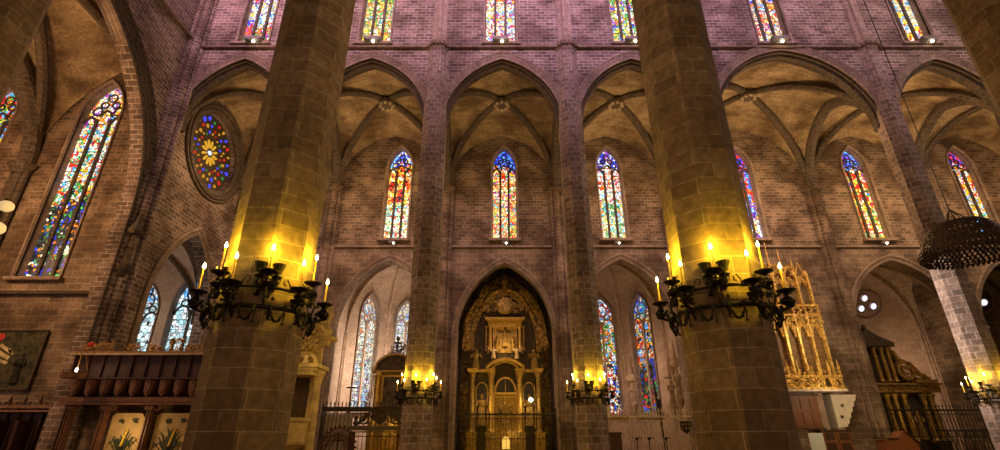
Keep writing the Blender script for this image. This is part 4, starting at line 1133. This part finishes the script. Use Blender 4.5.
MB().plate(arch_poly(2.25, .55, 1.2, 3.9, 4.5, 6), -.05, .08).build('niche', plain('niche_dark', (.03, .02, .012), .6), t)
b = MB(); statue(b, 2.25, -.2, 1.5, 2.0); b.build('saint_figure', OLDGOLD, t)
point('altar_light', (30.4, 38.0, 3.2), 16, (1, .62, .2), .2)
grille('iron_grille', 'dark spiked grille closing the right chapel below its baroque altarpiece', 26.75, 34.3, 3.35, YA - .1, .24, .35, slant=-2)
t = thing('folding_gate', 'low dark gate with crossed iron struts standing before the right chapel grille', 'gate', (31.0, YA - .8, 0))
b = MB()
for k in range(6):
    x = -1.8 + k * .6; b.tube([(x, 0, .1), (x + .6, 0, 2.0)], .03, 4); b.tube([(x + .6, 0, .1), (x, 0, 2.0)], .03, 4)
b.build('crossed_struts', DARKIRON, t); MB().box((0, 0, 2.05), (3.8, .1, .1)).box((0, 0, .1), (3.8, .1, .1)).build('rail', DARKIRON, t)
t = thing('prayer_booth', 'low reddish brown wooden booth with a pointed hood beside the right chapel jamb', 'booth', (24.6, 33.0, 0))
MB().plate([(-1.0, 0), (1.0, 0), (1.0, 1.3), (.3, 2.0), (-.2, 1.5), (-1.0, 1.5)], -.4, .4).build('body', REDWOOD, t)
MB().box((-.6, 0, 1.58), (1.0, .95, .08)).box((.75, 0, 1.62), (1.0, .95, .07), M=Matrix.Rotation(.75, 4, 'Y')).sph((-1.0, -.3, 1.75), .09).build('hood', WOOD, t)

# ------------------------------------------------------------------ left: choir loft, lantern, panels, stalls, tapestry
st(MB().box((-17.6, 26.75, 2.7), (7.2, .5, 5.4)).build('wall_choir_screen', S_AISLE))
LX, LY = -17.85, 25.2
t = thing('choir_loft', 'dark walnut choir loft with carved brackets and gilded ornaments left of the foreground pier', 'gallery', (LX, LY, 0))
W2 = 3.3
b = MB(); b.box((0, .1, 4.85), (2 * W2, .12, 1.1)); 
for k in range(10): b.box((-W2 + .05 + k * (2 * W2 - .1) / 9, 0, 4.85), (.07, .12, 1.1))
b.box((0, .02, 4.3), (2 * W2, .2, .08)); b.build('parapet', WOOD, t)
MB().sweep([(-W2 - .15, 0, 5.5), (W2 + .15, 0, 5.5)], [(.3, -.08), (.3, .1), (-.28, .1), (-.24, 0), (-.1, -.1)], (0, 1, 0)).build('cornice', plain('pale_walnut', (.22, .12, .075), .5), t)
MB().box((0, .6, 3.35), (2 * W2, 1.3, .14)).box((0, -.02, 3.3), (2 * W2 + .1, .2, .22)).box((0, -.06, 3.12), (2 * W2, .3, .08)).build('floor_beam', plain('mid_walnut', (.17, .075, .04), .5, bump=.3), t)
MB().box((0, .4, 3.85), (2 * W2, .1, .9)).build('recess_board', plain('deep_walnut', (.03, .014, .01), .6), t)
for k in range(9):
    x = -W2 + .42 + k * (2 * W2 - .8) / 8
    b = MB(); b.plate([(x, 3.45), (x + .17, 3.66), (x + .23, 4.22), (x - .23, 4.22), (x - .17, 3.66)], .0, .3); b.plate([(x, 3.6), (x + .1, 3.75), (x + .14, 4.1), (x - .14, 4.1), (x - .1, 3.75)], -.06, .0); scroll(b, x, -.06, 4.12, .1, 1.2, 1, .035)
    b.build('carved_bracket', plain('carved_walnut', (.15, .06, .03), .45, bump=.4), t)
GILT = plain('gilded_bronze', (.42, .24, .08), .4, .7, bump=.4)
for x in (-2.7, -1.9, -.6, .6, 1.6, 2.5):
    b = MB(); carve(b, x - .38, x + .38, 5.62, 5.95 + .25 * (x in (-1.9, 1.6)), .1, 22, .13, None, .1); b.box((x, .12, 5.62), (.8, .2, .06)); b.build('gilded_ornament', GILT, t)
b = MB(); statue(b, 1.35, .1, 5.6, .7); statue(b, -1.75, .1, 5.6, .55); b.build('small_figure', GILT, t)
MB().sph((-2.75, .05, 5.95), .16, (1.2, 1, .8)).build('red_cushion', plain('red_cloth', (.55, .03, .02), .8), t)
for x in (-2.9, -1.2, .98, 3.2):
    b = MB(); b.box((x, .35, 1.5), (.24, .24, 3.0)); b.box((x - .07, .2, 1.5), (.05, .08, 2.9)).box((x + .07, .2, 1.5), (.05, .08, 2.9)); b.box((x, .3, 2.95), (.4, .4, .16)); scroll(b, x + .35, .3, 2.92, .16, 1.2, 1, .06); b.build('post', plain('mid_walnut', (.17, .075, .04), .5), t)
# painted panels
SAND = plain('painted_panel', (.62, .42, .19), .7, var=.22, scale=2)
GREENP = plain('dark_green_paint', (.045, .065, .04), .7, var=.5)
def painted(x0, x1, lab):
    t = thing('painted_panel', lab, 'painting', ((x0 + x1) / 2, 25.72, 0), group='painted panels under the choir loft')
    w = (x1 - x0) / 2
    MB().plate([(-w, .3), (w, .3), (w, 2.45), (w - .25, 2.72), (-w + .15, 2.72), (-w, 2.6)], 0, .08).build('panel', SAND, t)
    b = MB()
    rr = random.Random(int(x0 * 10))
    for _ in range(46):
        a = rr.gauss(0, .55); l = rr.uniform(.4, 1.15); bx = rr.uniform(-.1, .1) * w
        p0 = (bx, -.012, .75); p1 = (bx + math.sin(a) * l * .7, -.02, .9 + l * .5 * math.cos(a) + .35); p2 = (bx + math.sin(a) * l * .95 * w / .7, -.012, .7 + math.cos(a) * l * 1.2)
        p2 = (max(-w * .85, min(w * .85, p2[0])), p2[1], min(2.5, p2[2])); b.tube([p0, p1, p2], [.012, .028, .006], 4)
    for x, z in ((-.35 * w, 2.35), (.45 * w, 2.4)): [b.tube([(x + rr.uniform(-.14, .14), -.012, z + rr.uniform(-.1, .1)), (x + rr.uniform(-.14, .14), -.02, z + rr.uniform(-.12, .1))], [.05, .03], 4) for _ in range(9)]
    b.build('palm_fronds', GREENP, t)
    MB().tube([(-.02, -.05, 1.25), (.12, -.05, 2.0)], .055, 6).build('painted_candle', plain('yellow_paint', (.95, .62, .06), .6, var=.1), t)
    MB().tube([(-.02, -.05, .3), (-.02, -.05, 1.25)], .04, 5).box((-.02, -.05, 1.2), (.4, .04, .06)).box((-.02, -.05, 1.0), (.3, .04, .05)).build('candle_foot', BLACKGOLD, t)
painted(-18.8, -17.15, 'left of two cream panels with green palms and a yellow candle under the loft')
painted(-16.62, -14.75, 'right of two cream panels with green palms, its corner cut, beside the pier')
point('panel_light', (-17.6, 24.6, 1.9), 44, (1, .66, .28), .2)
t = thing('hanging_lantern', 'small lit lantern tray hanging by chains before the choir loft', 'lamp', (-20.15, 24.3, 4.3))
MB().lathe([(.12, -.14), (.5, -.1), (.55, .1), (.58, .16), (.4, .14)], 10, M=Matrix.Diagonal((1, .7, 1, 1))).build('tray', plain('mid_walnut', (.17, .075, .04), .5), t)
b = MB()
for k in range(4):
    a = k * PI / 2 + .5; b.tube([(.52 * math.cos(a), .36 * math.sin(a), .15), (.1 * math.cos(a), .1 * math.sin(a), 1.25)], .016, 4)
b.tube([(0, 0, 1.25), (0, .72, 1.3)], .03, 4); b.sph((0, 0, 1.25), .08); b.build('chains', GILT, t)
MB().lathe([(.03, .2), (.05, .28), (.05, .34), (.02, .4)], 8).build('glass_bulb', LAMP, t); 
l = point('lantern_light', (0, -.3, .5), 6, (1, .6, .25), .05); l.parent = t
# choir stalls
t = thing('choir_stalls', 'dark wooden stall back with small finials at the lower left corner', 'stalls', (-26.0, 26.6, 0))
b = MB(); b.box((0, .2, 1.5), (7.4, .3, 3.0)); 
for k in range(13): b.box((-3.6 + k * .6, 0, 1.5), (.12, .16, 3.0))
b.build('panelled_back', WOOD, t)
MB().box((0, -.05, 3.05), (7.6, .7, .16)).box((0, -.15, 2.85), (7.4, .4, .1)).build('cornice', plain('pale_walnut', (.22, .12, .075), .5), t)
b = MB()
for k in range(10): b.lathe([(.07, 3.1), (.04, 3.25), (.08, 3.35), (.01, 3.65)], 6, (-3.5 + k * .78, -.1, 0))
for k in range(24): scroll(b, -3.5 + k * .3, -.1, 3.2, .1, 1.1, 1 if k % 2 else -1, .03, 0, n=6)
b.build('cresting', WOOD, t)
b = MB()
for k in range(6): b.box((-3.3 + k * 1.2, -.5, 1.2), (.1, .9, 2.4))
b.build('arm_partition', WOOD, t)
# tapestry
def tapestry_mat():
    m, nt, b = newmat('tapestry')
    tc = N(nt, 'ShaderNodeTexCoord')
    n = N(nt, 'ShaderNodeTexNoise'); n.inputs['Scale'].default_value = 2.2; n.inputs['Detail'].default_value = 5; n.inputs['Distortion'].default_value = 1.5
    nt.links.new(tc.outputs['Object'], n.inputs[0])
    c = ramp(nt, n.outputs[0], [(.32, (.012, .012, .01)), (.45, (.035, .035, .02)), (.56, (.09, .075, .04)), (.62, (.03, .03, .02)), (.72, (.14, .10, .06))])
    nt.links.new(c, b.inputs['Base Color']); b.inputs['Roughness'].default_value = .9
    return m
t = thing('tapestry', 'dark green and brown figured tapestry on the wall at the left edge', 'tapestry', (-26.9, YF + .48, 0))
MB().plate([(-1.9, 3.98), (1.9, 3.95), (1.85, 7.15), (-1.9, 7.18)], -.02, .04).build('cloth', tapestry_mat(), t)
b = MB()
for p, q in (((-1.9, 4.0), (1.9, 4.0)), ((1.85, 4.0), (1.85, 7.15)), ((-1.9, 7.12), (1.85, 7.12)), ((-1.88, 4.0), (-1.88, 7.1))): b.tube([(p[0], -.03, p[1]), (q[0], -.03, q[1])], .07, 4)
b.build('woven_border', plain('border_brown', (.07, .045, .03), .8), t)
b = MB()
for x, z, w, h, a in ((-.1, 6.1, .9, .16, -.5), (-.2, 5.8, .95, .2, -.45), (-.15, 5.45, .8, .16, -.25), (-.5, 5.2, .6, .3, .3), (.2, 5.95, .4, .12, -.8)):
    b.box((x, -.03, z), (w, .03, h), M=Matrix.Rotation(-a, 4, 'Y'))
b.build('pale_drapery', plain('pale_wool', (.55, .45, .26), .9), t)
MB().sph((-.65, -.03, 6.75), .2, (1, .15, 1.1)).build('red_motif', plain('red_cloth', (.55, .03, .02), .8), t)
b = MB(); statue(b, .95, .0, 4.3, 1.6); b.build('dark_figure', plain('dark_wool', (.03, .028, .022), .9), t)
# globes at the left edge
t = thing('standing_lamp', 'tall standing lamp with two cream glass globes at the left edge of the photo', 'lamp', (-8.95, 8.0, 0))
MB().tube([(0, 0, .1), (0, 0, 5.0), (.03, 0, 5.6)], .03, 6).lathe([(.35, 0), (.3, .06), (.05, .16)], 10).build('pole', IRON, t)
for z, r in ((5.45, .12), (5.02, .135)):
    MB().sph((.06, 0, z), r, (1, 1, .85), 12, 8).build('glass_globe', plain('cream_globe', (.85, .7, .4), .4, emit=(1, .72, .35), es=.55), t, smooth=True)
# monks' corbel on the chancel wall
t = thing('carved_corbel', 'carved stone corbel figure beside the tall slanting window', 'corbel', (XE + .35, 26.2, 10.3))
b = MB(); b.lathe([(.1, -.5), (.35, -.1), (.42, .1), (.42, .2)], 8); b.build('bracket', S_RIB, t); b = MB(); statue(b, 0, 0, .2, 1.7); b.build('figure', plain('dark_stone_figure', (.12, .08, .055), .8), t)
b = MB(); b.lathe([(.35, 2.1), (.42, 2.3), (.2, 2.8), (.04, 3.6)], 6); b.build('canopy', S_RIB, t)

# ------------------------------------------------------------------ pulpit behind the left pier
CREAM2 = plain('warm_limestone', (.50, .36, .16), .7, var=.3, bump=.2, scale=3)
t = thing('stone_pulpit', 'cream stone pulpit with canopy and carved figures right of the left foreground pier', 'pulpit', (-8.75, 22.5, 0))
b = MB(); b.lathe([(.5, 0), (.5, .3), (.3, .5), (.28, .9), (.6, 1.15), (1.0, 1.35), (1.05, 1.45)], 8, (-.25, 0, 0), PI / 8); b.build('stem', CREAM2, t)
b = MB(); b.lathe([(1.0, 1.45), (1.0, 2.2), (1.1, 2.25), (1.1, 2.38)], 8, (-.25, 0, 0), PI / 8); carve(b, -.7, .25, 1.6, 2.1, -.95, 30, .09, None, .05); b.build('balustrade', CREAM2, t)
b = MB(); column(b, .75, .3, 0, 4.35, .2, 10, False); column(b, .45, .65, 0, 4.35, .16, 8, False); b.build('column', CREAM2, t)
b = MB(); b.box((-.35, .75, 3.1), (1.3, .12, 2.1)); b.build('dark_doorway', plain('doorway_dark', (.06, .035, .02), .7), t)  # solid dark board; the opening's shade is put into its colour
b = MB(); b.box((-.15, .1, 4.5), (2.3, 1.6, .16)).box((-.15, .1, 4.36), (2.0, 1.4, .14)).box((-.15, .1, 4.2), (1.8, 1.3, .18)); b.build('canopy_slab', CREAM2, t)
b = MB(); b.sweep([(.35 + .55 * math.cos(PI - PI * k / 10), -.45, 4.6 + .5 * math.sin(PI * k / 10)) for k in range(11)], [(.15, 0), (.15, .12), (-.15, .12), (-.15, 0)], (0, 1, 0)); b.build('lunette', CREAM2, t)
b = MB(); statue(b, .35, -.4, 4.58, .5, 'out', 1.6); b.build('seated_figure', plain('white_marble', (.75, .62, .42), .6), t)
b = MB()
for x, z, h in ((-.5, 4.7, 1.3), (-.1, 5.1, 1.2), (.3, 5.4, 1.2)): statue(b, x, .2, z, h, 'out', 1.4)
carve(b, -.7, .8, 4.7, 6.6, .0, 60, .18, None, .3); b.build('figure_group', CREAM2, t)
b = MB(); b.box((.75, .4, 5.6), (.5, .4, .25)).box((.9, .4, 5.8), (.8, .6, .14)).lathe([(.3, 5.9), (.35, 6.2), (.15, 6.5), (.3, 6.9), (.2, 7.4)], 8, (.75, .4, 0)); b.build('upper_bracket', CREAM2, t)
MB().box((.2, .6, 5.6), (1.0, .2, 2.2)).build('back_slab', CREAM2, t)
point('pulpit_light', (-7.3, 20.8, 4.6), 38, (1, .66, .2), .2)
